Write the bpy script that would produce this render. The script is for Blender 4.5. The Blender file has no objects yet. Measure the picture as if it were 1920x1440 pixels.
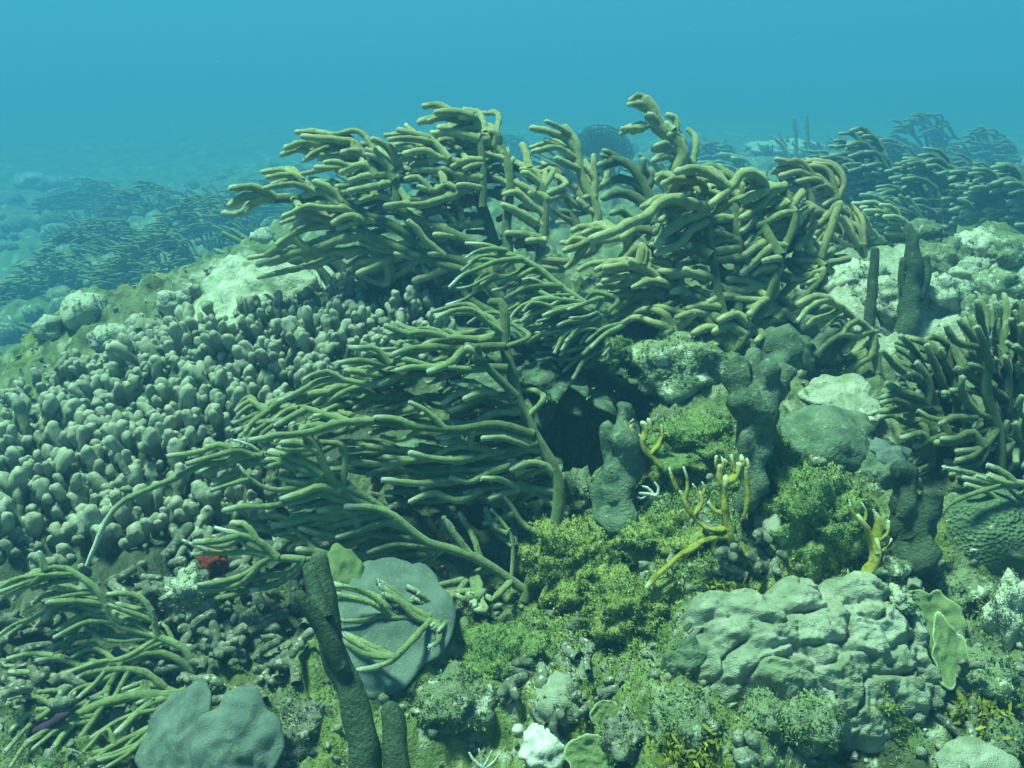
import bpy, math, random
import numpy as np
from mathutils import Vector, Matrix
R = math.radians
random.seed(7); rng = np.random.default_rng(7)
scene = bpy.context.scene
col = scene.collection

# ------------------------------------------------------------------ camera, world, sun, exposure
FPX = 1598.0                       # focal length in pixels of the 1920 px wide photograph
CAM = np.array([0.0, 0.0, 1.0]); PITCH = R(20.0)
cam_d = bpy.data.cameras.new('camera'); cam = bpy.data.objects.new('camera', cam_d); col.objects.link(cam)
cam.location = CAM; cam.rotation_euler = (R(90) - PITCH, 0, 0)
cam_d.sensor_width = 36.0; cam_d.lens = 36.0 * FPX / 1920.0
cam_d.clip_start = 0.02; cam_d.clip_end = 400
scene.camera = cam

SUN_ELEV, SUN_AZ = R(72), R(285)    # high sun, a little to the left
w = bpy.data.worlds.new('World'); scene.world = w; w.use_nodes = True
nt = w.node_tree; bg = nt.nodes['Background']
sky = nt.nodes.new('ShaderNodeTexSky'); sky.sky_type = 'NISHITA'; sky.sun_disc = False
sky.sun_elevation = SUN_ELEV; sky.sun_rotation = SUN_AZ
tint = nt.nodes.new('ShaderNodeMix'); tint.data_type = 'RGBA'; tint.blend_type = 'MULTIPLY'
tint.inputs[0].default_value = 1.0
tint.inputs[7].default_value = (0.42, 0.95, 0.78, 1)          # daylight already filtered by the water above
nt.links.new(sky.outputs[0], tint.inputs[6]); nt.links.new(tint.outputs[2], bg.inputs[0])
bg.inputs[1].default_value = 0.05
sun_d = bpy.data.lights.new('sun', 'SUN'); sun = bpy.data.objects.new('sun', sun_d); col.objects.link(sun)
sun_d.energy = 5.0; sun_d.angle = R(9); sun_d.color = (0.70, 1.0, 0.64)
sdir = Vector((math.sin(SUN_AZ) * math.cos(SUN_ELEV), math.cos(SUN_AZ) * math.cos(SUN_ELEV), math.sin(SUN_ELEV)))
sun.rotation_euler = sdir.to_track_quat('Z', 'Y').to_euler()

scene.render.engine = 'CYCLES'
scene.view_settings.view_transform = 'Standard'; scene.view_settings.look = 'None'
scene.view_settings.exposure = 1.3; scene.view_settings.gamma = 1.0
cy = scene.cycles
cy.use_denoising = True
try: cy.denoiser = 'OPENIMAGEDENOISE'
except Exception: pass
cy.max_bounces = 6; cy.diffuse_bounces = 1; cy.glossy_bounces = 1; cy.transmission_bounces = 1
cy.volume_bounces = 1; cy.transparent_max_bounces = 4
cy.use_adaptive_sampling = True; cy.adaptive_threshold = 0.02

# ------------------------------------------------------------------ helpers
_c, _s = math.cos(PITCH), math.sin(PITCH)
def ray(px, py):
    a = (px - 960.0) / FPX; b = -(py - 720.0) / FPX
    return np.array([a, _c + b * _s, -_s + b * _c])           # per metre of depth along the optical axis
def P(px, py, d): return CAM + ray(px, py) * d

_prm = np.random.default_rng(3).permutation(256); _prm = np.concatenate([_prm, _prm, _prm])
_g3 = np.random.default_rng(5).normal(size=(256, 3)); _g3 /= np.linalg.norm(_g3, axis=1)[:, None]
def perlin(p):
    p = np.asarray(p, float); i = np.floor(p).astype(int); f = p - i; i &= 255
    u = f * f * f * (f * (f * 6 - 15) + 10); out = 0
    for dx in (0, 1):
        for dy in (0, 1):
            for dz in (0, 1):
                h = _prm[_prm[_prm[i[..., 0] + dx] + i[..., 1] + dy] + i[..., 2] + dz]
                g = _g3[h]
                d = g[..., 0] * (f[..., 0] - dx) + g[..., 1] * (f[..., 1] - dy) + g[..., 2] * (f[..., 2] - dz)
                out = out + d * (u[..., 0] if dx else 1 - u[..., 0]) * (u[..., 1] if dy else 1 - u[..., 1]) * (u[..., 2] if dz else 1 - u[..., 2])
    return out * 1.5
def fbm(p, o=3):
    p = np.asarray(p, float); s = 0; a = 1.0
    for k in range(o): s = s + a * perlin(p * 2.03 ** k + 17.3 * k); a *= 0.5
    return s

def mesh_obj(name, v, f, mat, parent=None, loc=None, attrs=None, smooth=True, normals=None):
    me = bpy.data.meshes.new(name)
    me.from_pydata([tuple(x) for x in v] if not isinstance(v, np.ndarray) else v.tolist(), [], f if isinstance(f, list) else f.tolist())
    if attrs:
        for k, a in attrs.items():
            if np.ndim(a) == 2:
                at = me.color_attributes.new(k, 'FLOAT_COLOR', 'POINT'); at.data.foreach_set('color', np.asarray(a, np.float32).ravel())
            else:
                at = me.attributes.new(k, 'FLOAT', 'POINT'); at.data.foreach_set('value', np.asarray(a, np.float32))
    if smooth or normals is not None: me.shade_smooth()
    if normals is not None: me.normals_split_custom_set_from_vertices(np.asarray(normals, float).tolist())
    me.materials.append(mat)
    o = bpy.data.objects.new(name, me); col.objects.link(o)
    if parent is not None: o.parent = parent
    if loc is not None: o.location = loc
    return o
def tag(o, label=None, cat=None, group=None, kind=None):
    for k, v in (('label', label), ('category', cat), ('group', group), ('kind', kind)):
        if v: o[k] = v
    return o
def empty(name, loc, label, cat, group=None):
    o = bpy.data.objects.new(name, None); col.objects.link(o); o.location = tuple(loc); o.empty_display_size = 0.05
    return tag(o, label, cat, group)

# ------------------------------------------------------------------ materials
def mat(name, c1, c2, scale=8.0, rough=0.85, bump=0.4, bscale=120.0, c3=None, c3scale=30.0, bare=None, rand=0.12, spec=0.25, attr=None, bdist=0.004, wave=None, thr=(0.52, 0.62), coord='Object', sheen=0.0):
    m = bpy.data.materials.new(name); m.use_nodes = True; n = m.node_tree.nodes; L = m.node_tree.links
    b = n['Principled BSDF']; b.inputs['Roughness'].default_value = rough
    b.inputs['Specular IOR Level'].default_value = spec
    if sheen: b.inputs['Sheen Weight'].default_value = sheen; b.inputs['Sheen Roughness'].default_value = 0.45
    tc = n.new('ShaderNodeTexCoord'); src = tc.outputs[coord]
    def noise(s, d=4, r=0.6):
        t = n.new('ShaderNodeTexNoise'); t.inputs['Scale'].default_value = s; t.inputs['Detail'].default_value = d
        t.inputs['Roughness'].default_value = r; L.new(src, t.inputs['Vector']); return t
    def mix(fac, a, c, mode='MIX'):
        x = n.new('ShaderNodeMix'); x.data_type = 'RGBA'; x.blend_type = mode
        for s, v in ((x.inputs[0], fac), (x.inputs[6], a), (x.inputs[7], c)):
            if hasattr(v, 'is_output'): L.new(v, s)
            elif isinstance(v, (int, float)): s.default_value = v
            else: s.default_value = (*v[:3], 1)
        return x.outputs[2]
    def ramp(v, lo, hi):
        r = n.new('ShaderNodeMapRange'); r.inputs[1].default_value = lo; r.inputs[2].default_value = hi; L.new(v, r.inputs[0]); return r.outputs[0]
    if attr:
        at = n.new('ShaderNodeAttribute'); at.attribute_name = attr; base = at.outputs['Color']
        base = mix(ramp(noise(scale).outputs[0], 0.35, 0.65), base, mix(1.0, base, c2, 'MULTIPLY'))
    else:
        base = mix(ramp(noise(scale).outputs[0], 0.38, 0.62), c1, c2)
    if c3 is not None: base = mix(ramp(noise(c3scale).outputs[0], *thr), base, c3)
    if rand:
        oi = n.new('ShaderNodeObjectInfo'); hs = n.new('ShaderNodeHueSaturation')
        mr = n.new('ShaderNodeMapRange'); mr.inputs[3].default_value = 1 - rand; mr.inputs[4].default_value = 1 + rand
        L.new(oi.outputs['Random'], mr.inputs[0]); L.new(mr.outputs[0], hs.inputs['Value']); L.new(base, hs.inputs['Color']); base = hs.outputs[0]
    if bare is not None:
        at = n.new('ShaderNodeAttribute'); at.attribute_name = 'bare'; base = mix(at.outputs['Fac'], base, bare)
    L.new(base, b.inputs['Base Color'])
    if bump:
        bp = n.new('ShaderNodeBump'); bp.inputs['Strength'].default_value = bump; bp.inputs['Distance'].default_value = bdist
        if wave:
            wv = n.new('ShaderNodeTexVoronoi'); wv.inputs['Scale'].default_value = wave; L.new(src, wv.inputs['Vector']); L.new(wv.outputs[0], bp.inputs['Height'])
        else: L.new(noise(bscale, 3, 0.7).outputs[0], bp.inputs['Height'])
        L.new(bp.outputs[0], b.inputs['Normal'])
    return m
M = {}
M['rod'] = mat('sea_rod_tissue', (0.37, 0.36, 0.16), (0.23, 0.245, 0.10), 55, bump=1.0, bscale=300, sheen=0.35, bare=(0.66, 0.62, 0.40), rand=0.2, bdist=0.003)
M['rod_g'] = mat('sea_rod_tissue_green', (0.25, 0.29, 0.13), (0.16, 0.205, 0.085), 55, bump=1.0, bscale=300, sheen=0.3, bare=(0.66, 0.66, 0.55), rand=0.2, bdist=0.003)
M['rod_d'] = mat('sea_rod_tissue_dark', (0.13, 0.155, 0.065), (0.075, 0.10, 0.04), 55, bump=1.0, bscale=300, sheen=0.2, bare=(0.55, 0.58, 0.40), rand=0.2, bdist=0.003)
M['rod_b'] = mat('sea_rod_tissue_brown', (0.30, 0.26, 0.13), (0.19, 0.185, 0.09), 40, bump=0.6, bscale=300, bare=(0.6, 0.5, 0.35), rand=0.15, bdist=0.003)
M['finger'] = mat('finger_coral_tissue', (0.17, 0.19, 0.11), (0.10, 0.125, 0.065), 40, bump=1.0, bscale=240, bare=(0.50, 0.50, 0.39), rand=0.4, bdist=0.004, c3=(0.12, 0.16, 0.06), c3scale=25, thr=(0.56, 0.66))
M['dead'] = mat('dead_coral_skeleton', (0.27, 0.27, 0.22), (0.10, 0.12, 0.08), 45, bump=1.0, bscale=160, c3=(0.52, 0.50, 0.43), c3scale=60, thr=(0.56, 0.68), rand=0.3, bdist=0.005)
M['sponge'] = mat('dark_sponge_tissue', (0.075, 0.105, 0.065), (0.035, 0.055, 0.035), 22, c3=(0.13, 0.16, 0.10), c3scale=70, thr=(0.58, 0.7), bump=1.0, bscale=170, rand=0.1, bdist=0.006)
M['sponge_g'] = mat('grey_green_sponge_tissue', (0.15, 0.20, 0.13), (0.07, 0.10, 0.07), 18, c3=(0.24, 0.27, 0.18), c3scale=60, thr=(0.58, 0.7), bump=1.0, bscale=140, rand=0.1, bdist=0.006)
M['fire'] = mat('fire_coral_tissue', (0.36, 0.32, 0.06), (0.23, 0.22, 0.04), 60, bump=0.6, bscale=200, bare=(0.62, 0.60, 0.42), rand=0.1, rough=0.8, c3=(0.20, 0.16, 0.02), c3scale=60)
M['lump'] = mat('grey_coral_tissue', (0.35, 0.36, 0.295), (0.19, 0.22, 0.15), 16, bump=0.5, wave=420, c3=(0.17, 0.20, 0.11), c3scale=24, thr=(0.54, 0.68), rand=0, bdist=0.004)
M['plate_g'] = mat('grey_plate_tissue', (0.17, 0.215, 0.20), (0.115, 0.15, 0.135), 16, bump=1.0, bscale=380, c3=(0.21, 0.24, 0.19), c3scale=150, thr=(0.55, 0.68), rand=0, bdist=0.003)
M['plate_y'] = mat('green_plate_tissue', (0.20, 0.25, 0.11), (0.14, 0.19, 0.08), 25, bump=0.6, bscale=300, bare=(0.50, 0.55, 0.34), rand=0.15, bdist=0.003)
M['brain'] = mat('ridged_coral_tissue', (0.12, 0.17, 0.10), (0.09, 0.13, 0.075), 25, bump=1.0, wave=150, rand=0, bdist=0.006)
M['rock'] = mat('reef_rock_surface', (0.20, 0.23, 0.14), (0.10, 0.13, 0.075), 11, bump=1.0, bscale=70, c3=(0.50, 0.50, 0.42), c3scale=28, thr=(0.56, 0.66), rand=0.2, bdist=0.012)
M['pale'] = mat('pale_rock_surface', (0.46, 0.46, 0.39), (0.30, 0.34, 0.25), 10, bump=0.9, bscale=60, c3=(0.22, 0.27, 0.15), c3scale=16, thr=(0.55, 0.66), rand=0.15, bdist=0.012)
M['white'] = mat('bleached_rubble_surface', (0.66, 0.65, 0.61), (0.40, 0.42, 0.38), 40, bump=0.7, bscale=120, rand=0.05, bdist=0.005)
M['red'] = mat('red_sponge_tissue', (0.30, 0.04, 0.025), (0.12, 0.018, 0.012), 120, bump=1.0, bscale=200, rand=0.05)
M['purple'] = mat('purple_sponge_tissue', (0.075, 0.03, 0.08), (0.035, 0.02, 0.045), 40, bump=0.9, bscale=130, rand=0.1)
M['yellow'] = mat('yellow_algae_tissue', (0.42, 0.36, 0.04), (0.26, 0.25, 0.03), 40, bump=0.5, rand=0.15)
M['moss'] = mat('mossy_rock_surface', (0.19, 0.26, 0.09), (0.11, 0.165, 0.06), 40, bump=1.0, bscale=150, c3=(0.24, 0.29, 0.10), c3scale=90, rand=0.1, bdist=0.008)
M['moss_y'] = mat('yellow_mossy_rock_surface', (0.30, 0.33, 0.09), (0.17, 0.215, 0.06), 40, bump=1.0, bscale=150, c3=(0.32, 0.32, 0.12), c3scale=90, rand=0.1, bdist=0.008)
M['turf'] = mat('algae_turf_tissue', (0, 0, 0), (0.7, 0.75, 0.6), 60, bump=0, rand=0, attr='col', rough=0.8)
M['far'] = mat('far_coral_tissue', (0.19, 0.21, 0.11), (0.12, 0.15, 0.08), 20, bump=0.5, bscale=120, bare=(0.3, 0.3, 0.16), rand=0.2)
M['snow'] = mat('drifting_speck', (0.5, 0.52, 0.5), (0.4, 0.42, 0.4), 5, bump=0, rand=0)

# ------------------------------------------------------------------ the seabed's shape
# (photo pixel, height) pairs fix where the reef lies; heights are blended smoothly between them in plan
CTRL = [(960,1440,.00),(500,1440,.0),(100,1440,.0),(1500,1440,.06),(1850,1440,.05),(960,1300,.02),(960,1180,.03),(700,1250,.0),(400,1200,.02),(120,1200,.0),
 (1450,1250,.15),(1600,1180,.18),(1500,1050,.24),(1850,1200,.12),(1880,1050,.14),(1250,1150,.10),(1200,1030,.18),(1000,1060,.04),(1330,960,.27),(1500,900,.29),(1720,950,.16),(1650,860,.24),
 (1250,850,.26),(1050,900,.05),(900,960,.02),(1050,700,.22),(950,640,.36),(1150,640,.42),(1375,660,.42),(1250,590,.42),(1600,700,.30),(1580,780,.28),(1900,800,.22),(1850,600,.34),(1600,530,.40),(1750,500,.38),
 (1620,452,.05),(1760,455,.0),(1900,450,.05),(1690,455,.0),(1830,455,.0),(1700,430,-.3),(1500,340,-.4),(1400,330,-.5),(1800,330,-.5),(1900,420,-.2),(1100,420,.10),(1100,330,-.7),(750,900,.08),(600,900,.12),(450,1050,.03),(300,1000,.06),(100,1050,.0),(0,920,-.03),(200,860,.08),(350,720,.20),
 (500,620,.30),(650,560,.36),(800,560,.38),(850,700,.25),(450,520,.22),(600,500,.2),(150,790,.06),(60,770,-.7),(0,720,-1.2),(150,650,-1.3),(300,560,-1.0),(380,480,-.7),(300,400,-1.2),(100,450,-1.8),(100,350,-1.8),
 (550,400,-.9),(700,330,-1.3),(900,300,-1.1),(1100,260,-1.0),(1300,270,-.9),(1700,270,-1.0),(1900,270,-1.0),(-400,900,-.1),(-500,1300,-.05),(-300,600,-2.0),(2300,900,.2),(2400,1300,.1),(2300,500,.35),(960,1900,0.),(200,2000,0),(1700,2000,.05)]
_cp = []
for a, b, z in CTRL:
    r = ray(a, b); t = (z - CAM[2]) / r[2]; p = CAM + r * t; _cp.append((p[0], p[1], z))
_cp = np.array(_cp); _cu = np.arctan2(_cp[:, 0], _cp[:, 1]); _cv = np.log(np.hypot(_cp[:, 0], _cp[:, 1]))
PIT = np.array([0.11, 2.12])
def H0(x, y):
    x = np.asarray(x, float); y = np.asarray(y, float)
    u = np.arctan2(x, y)[..., None]; v = np.log(np.maximum(np.hypot(x, y), 0.05))[..., None]
    d2 = (u - _cu) ** 2 + (0.8 * (v - _cv)) ** 2
    wt = np.exp(-d2 / (2 * 0.085 ** 2)) + 2e-4 / (d2 + 0.02) ** 2 * 0.02
    h = (wt * _cp[:, 2]).sum(-1) / wt.sum(-1)
    q = np.stack([x, y, 0 * x], -1)
    h = h + 0.085 * fbm(q * 2.3, 2)
    pd = np.hypot((x - PIT[0]) / 0.22, (y - PIT[1]) / 0.36); h = h - 0.50 * np.clip(1.3 - pd, 0, 1) ** 0.8 * (pd < 1.3)
    return h
def H(x, y):
    q = np.stack([np.asarray(x, float), np.asarray(y, float), 0 * np.asarray(x, float)], -1)
    h = H0(x, y)
    b = fbm(q * 9 + 5, 3); h = h + 0.045 * b + 0.018 * np.abs(perlin(q * 31)) + 0.010 * fbm(q * 60, 2)
    return h
def hit(px, py):
    r = ray(px, py); lo, hi = 0.6, 60.0
    for n in (64, 16):
        ds = np.exp(np.linspace(math.log(lo), math.log(hi), n)); pts = CAM + ds[:, None] * r
        under = pts[:, 2] < H0(pts[:, 0], pts[:, 1]); k = int(np.argmax(under)) if under.any() else n - 1
        lo, hi = ds[max(k - 1, 0)], ds[k]
    return pts[k], ds[k]
def normal_at(x, y, e=0.03):
    g = np.array([H0(x + e, y) - H0(x - e, y), H0(x, y + e) - H0(x, y - e)]) / (2 * e)
    nn = np.array([-g[0], -g[1], 1.0]); return nn / np.linalg.norm(nn)

NR, NC = 600, 520
rr = np.exp(np.linspace(math.log(0.28), math.log(70), NR)); th = np.linspace(R(-78), R(78), NC)
X = rr[:, None] * np.sin(th)[None]; Y = rr[:, None] * np.cos(th)[None]
Z = np.concatenate([H(X[i:i + 64], Y[i:i + 64]) for i in range(0, NR, 64)])
idx = np.arange(NR * NC).reshape(NR, NC)
quads = np.stack([idx[:-1, :-1], idx[:-1, 1:], idx[1:, 1:], idx[1:, :-1]], -1).reshape(-1, 4)
# colour of the bottom: algae covered rock, sandy pockets, dead frame with crevice shade painted in under the finger coral
q = np.stack([X, Y, 0 * X], -1)
n1 = fbm(q * 3.1 + 9, 3); n2 = fbm(q * 11 + 3, 3); n3 = fbm(q * 38 + 1, 2)
def lerp(a, b, t): return a + (np.asarray(b) - a) * np.clip(t, 0, 1)[..., None]
C = np.zeros(X.shape + (3,)) + np.array([0.22, 0.25, 0.15])
C = lerp(C, [0.15, 0.22, 0.07], n1 * 1.6 + 0.25)
C = lerp(C, [0.21, 0.23, 0.05], (n2 - 0.2) * 2.2)
C = lerp(C, [0.075, 0.085, 0.05], (-n2 - 0.2) * 2.5)
C = lerp(C, [0.50, 0.50, 0.40], (n3 + 0.5 * n1 - 0.38) * 3.2)
C = lerp(C, [0.05, 0.055, 0.035], (-n3 - 0.28) * 3)
for a, b, rad in ((1100, 1060, .2), (1280, 1010, .22), (1350, 900, .2), (1480, 920, .2), (1560, 1010, .2), (1220, 1130, .18), (1420, 1090, .16), (1100, 1170, .16), (1000, 1330, .2), (1250, 1350, .2), (620, 1400, .14)):
    p, d = hit(a, b); C = lerp(C, [0.23, 0.275, 0.085], (1.1 - np.hypot(X - p[0], Y - p[1]) / rad + 0.6 * n2) * 1.1)
    C = lerp(C, [0.10, 0.13, 0.05], (1.1 - np.hypot(X - p[0], Y - p[1]) / rad) * np.clip(-n3 * 3 - 0.3, 0, 1))
    C = lerp(C, [0.46, 0.47, 0.38], (1.0 - np.hypot(X - p[0], Y - p[1]) / rad / 1.2) * np.clip(n3 * 4 + n2 - 0.9, 0, 1) * 1.5)
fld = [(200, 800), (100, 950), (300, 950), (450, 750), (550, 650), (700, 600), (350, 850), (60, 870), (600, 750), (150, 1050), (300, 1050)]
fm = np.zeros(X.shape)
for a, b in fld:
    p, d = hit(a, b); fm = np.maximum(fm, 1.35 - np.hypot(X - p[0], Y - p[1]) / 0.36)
C = lerp(C, [0.07, 0.08, 0.06], np.clip(fm, 0, 1) * 0.85)  # floor darkened to stand in for shaded crevices between the fingers
for a, b, rad in ((470, 560, .42), (400, 600, .3), (1590, 800, .10), (1640, 570, .3), (1750, 560, .35), (1600, 520, .3), (520, 520, .4), (1850, 520, .4)):
    p, d = hit(a, b); C = lerp(C, [0.54, 0.53, 0.45], (1.1 - np.hypot(X - p[0], Y - p[1]) / rad + 0.5 * n2) * 1.4)
colr = np.concatenate([C.reshape(-1, 3), np.ones((NR * NC, 1))], 1)
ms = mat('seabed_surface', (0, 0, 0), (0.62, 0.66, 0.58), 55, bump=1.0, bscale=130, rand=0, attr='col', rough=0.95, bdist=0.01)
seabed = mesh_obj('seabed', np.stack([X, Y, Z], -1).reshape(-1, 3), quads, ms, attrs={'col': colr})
tag(seabed, 'algae covered reef floor with sandy pockets', kind='structure')

# ------------------------------------------------------------------ tubes: every branch, stem and rod
def catmull(pts, n):
    pts = np.asarray(pts, float)
    if len(pts) == 2: return pts[0] + (pts[1] - pts[0]) * np.linspace(0, 1, n)[:, None]
    seg = np.maximum(np.linalg.norm(np.diff(pts, axis=0), axis=1), 1e-6) ** 0.6; t = np.concatenate([[0], np.cumsum(seg)]); t /= t[-1]
    m = np.gradient(pts, t, axis=0) if len(pts) > 2 else None
    u = np.linspace(0, 1, n); k = np.clip(np.searchsorted(t, u, 'right') - 1, 0, len(pts) - 2)
    h = (t[k + 1] - t[k])[:, None]; s = ((u - t[k]) / (t[k + 1] - t[k]))[:, None]
    return (2 * s**3 - 3 * s**2 + 1) * pts[k] + (s**3 - 2 * s**2 + s) * h * m[k] + (-2 * s**3 + 3 * s**2) * pts[k + 1] + (s**3 - s**2) * h * m[k + 1]
def tube(path, r0, r1, sides=8, seg=0.022, tip=True, lump=0.07, lscale=40, flat=1.0, swell=0.06, bare=None, polyps=0):
    """A round-ended limb along path; returns verts, faces, per-vertex 'bare' fraction."""
    path = np.asarray(path, float)
    L = np.linalg.norm(np.diff(path, axis=0), axis=1).sum(); n = int(np.clip(L / seg, 4, 40))
    c = catmull(path, n); tan = np.gradient(c, axis=0); tan /= np.linalg.norm(tan, axis=1)[:, None] + 1e-9
    u = np.linspace(0, 1, n); r = r0 + (r1 - r0) * u; r = r * (1 + swell * np.sin(np.clip((u - 0.55) / 0.45, 0, 1) * math.pi))
    cs = [c]; rs = [r]; us = [u]; ts = [tan]
    if tip:
        k = 3; a = np.linspace(0, math.pi / 2, k + 2)[1:-1]
        cs.append(c[-1] + tan[-1] * (np.sin(a) * r[-1])[:, None]); rs.append(np.cos(a) * r[-1]); us.append(np.ones(k)); ts.append(np.repeat(tan[-1:], k, 0))
    c = np.concatenate(cs); r = np.concatenate(rs); u = np.concatenate(us); tan = np.concatenate(ts)
    ref = np.array([0.0, 0, 1]) if abs(tan[0, 2]) < 0.9 else np.array([1.0, 0, 0])
    nn = np.cross(tan[0], ref); nn /= np.linalg.norm(nn); N = []
    for t in tan:
        nn = nn - t * nn.dot(t); nn /= np.linalg.norm(nn) + 1e-9; N.append(nn.copy())
    N = np.array(N); B = np.cross(tan, N); an = np.arange(sides) * 2 * math.pi / sides
    off = N[:, None] * np.cos(an)[None, :, None] + B[:, None] * (np.sin(an) * flat)[None, :, None]
    v = c[:, None] + off * r[:, None, None]
    nz = perlin(v * lscale + 3.1) if lump else 0 * v[..., 0]; v = c[:, None] + off * (r[:, None] * (1 + lump * 2 * nz))[..., None]
    m = len(c); V = v.reshape(-1, 3); f = []
    for i in range(m - 1):
        a = i * sides; b = a + sides
        for j in range(sides):
            k = (j + 1) % sides; f.append((a + j, a + k, b + k, b + j))
    V = np.vstack([V, c[-1] + tan[-1] * r[-1] * (0.35 if tip else 0)]); e = len(V) - 1; a = (m - 1) * sides
    for j in range(sides): f.append((a + j, a + (j + 1) % sides, e))
    U = np.append(np.repeat(u, sides), 1.0)
    bv = np.clip((U - 0.75) / 0.25, 0, 1) ** 1.5 * 0.5 if bare is None else np.clip((U - bare) / max(0.06, (1 - bare) * 0.7), 0, 1)
    if polyps:                                           # tiny spiky polyps all over the branch
        g = np.random.default_rng(len(V) + int(abs(V[0, 0]) * 1e4)); i = g.integers(1, max(2, m - 2), polyps); an_ = g.uniform(0, 2 * math.pi, polyps)
        s_ = g.random(polyps)[:, None]; i2 = np.minimum(i + 1, m - 1)
        cc = c[i] * (1 - s_) + c[i2] * s_; dn = N[i] * np.cos(an_)[:, None] + B[i] * np.sin(an_)[:, None]; rr_ = (r[i] * (1 - s_[:, 0]) + r[i2] * s_[:, 0])[:, None]
        tn = np.cross(dn, tan[i]); hh = g.uniform(0.0016, 0.0036, polyps)[:, None]; w_ = 0.0013; b_ = cc + dn * rr_ * 0.97
        dr_ = dn + tan[i] * g.normal(0.25, 0.5, polyps)[:, None] + tn * g.normal(0, 0.4, polyps)[:, None]
        T = np.stack([b_ - tn * w_, b_ + tn * w_, b_ + dr_ * hh], 1).reshape(-1, 3); k0 = len(V); V = np.vstack([V, T])
        f += [(k0 + 3 * q, k0 + 3 * q + 1, k0 + 3 * q + 2) for q in range(polyps)]
        bv = np.append(bv, np.repeat(np.minimum(bv[np.minimum(i * sides, len(bv) - 1)] + 0.06, 1), 3))
    return V, f, bv

_hc = {}
def front(px, py, d, off=0.025):
    k = (round(px / 12), round(py / 12))
    if k not in _hc: _hc[k] = hit(k[0] * 12, k[1] * 12)[1]
    return min(d, _hc[k] - off)

def parse(s):
    out = []
    for ln in s.strip().split('\n'):
        ln = ln.strip()
        if not ln: continue
        w_ = ln.split(); fl = [x for x in w_ if ',' not in x]; pts = [tuple(map(float, x.split(','))) for x in w_ if ',' in x]
        o = {'pts': pts}
        for x in fl: o[x[0]] = float(x[1:]) if len(x) > 1 else True
        out.append(o)
    return out

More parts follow.
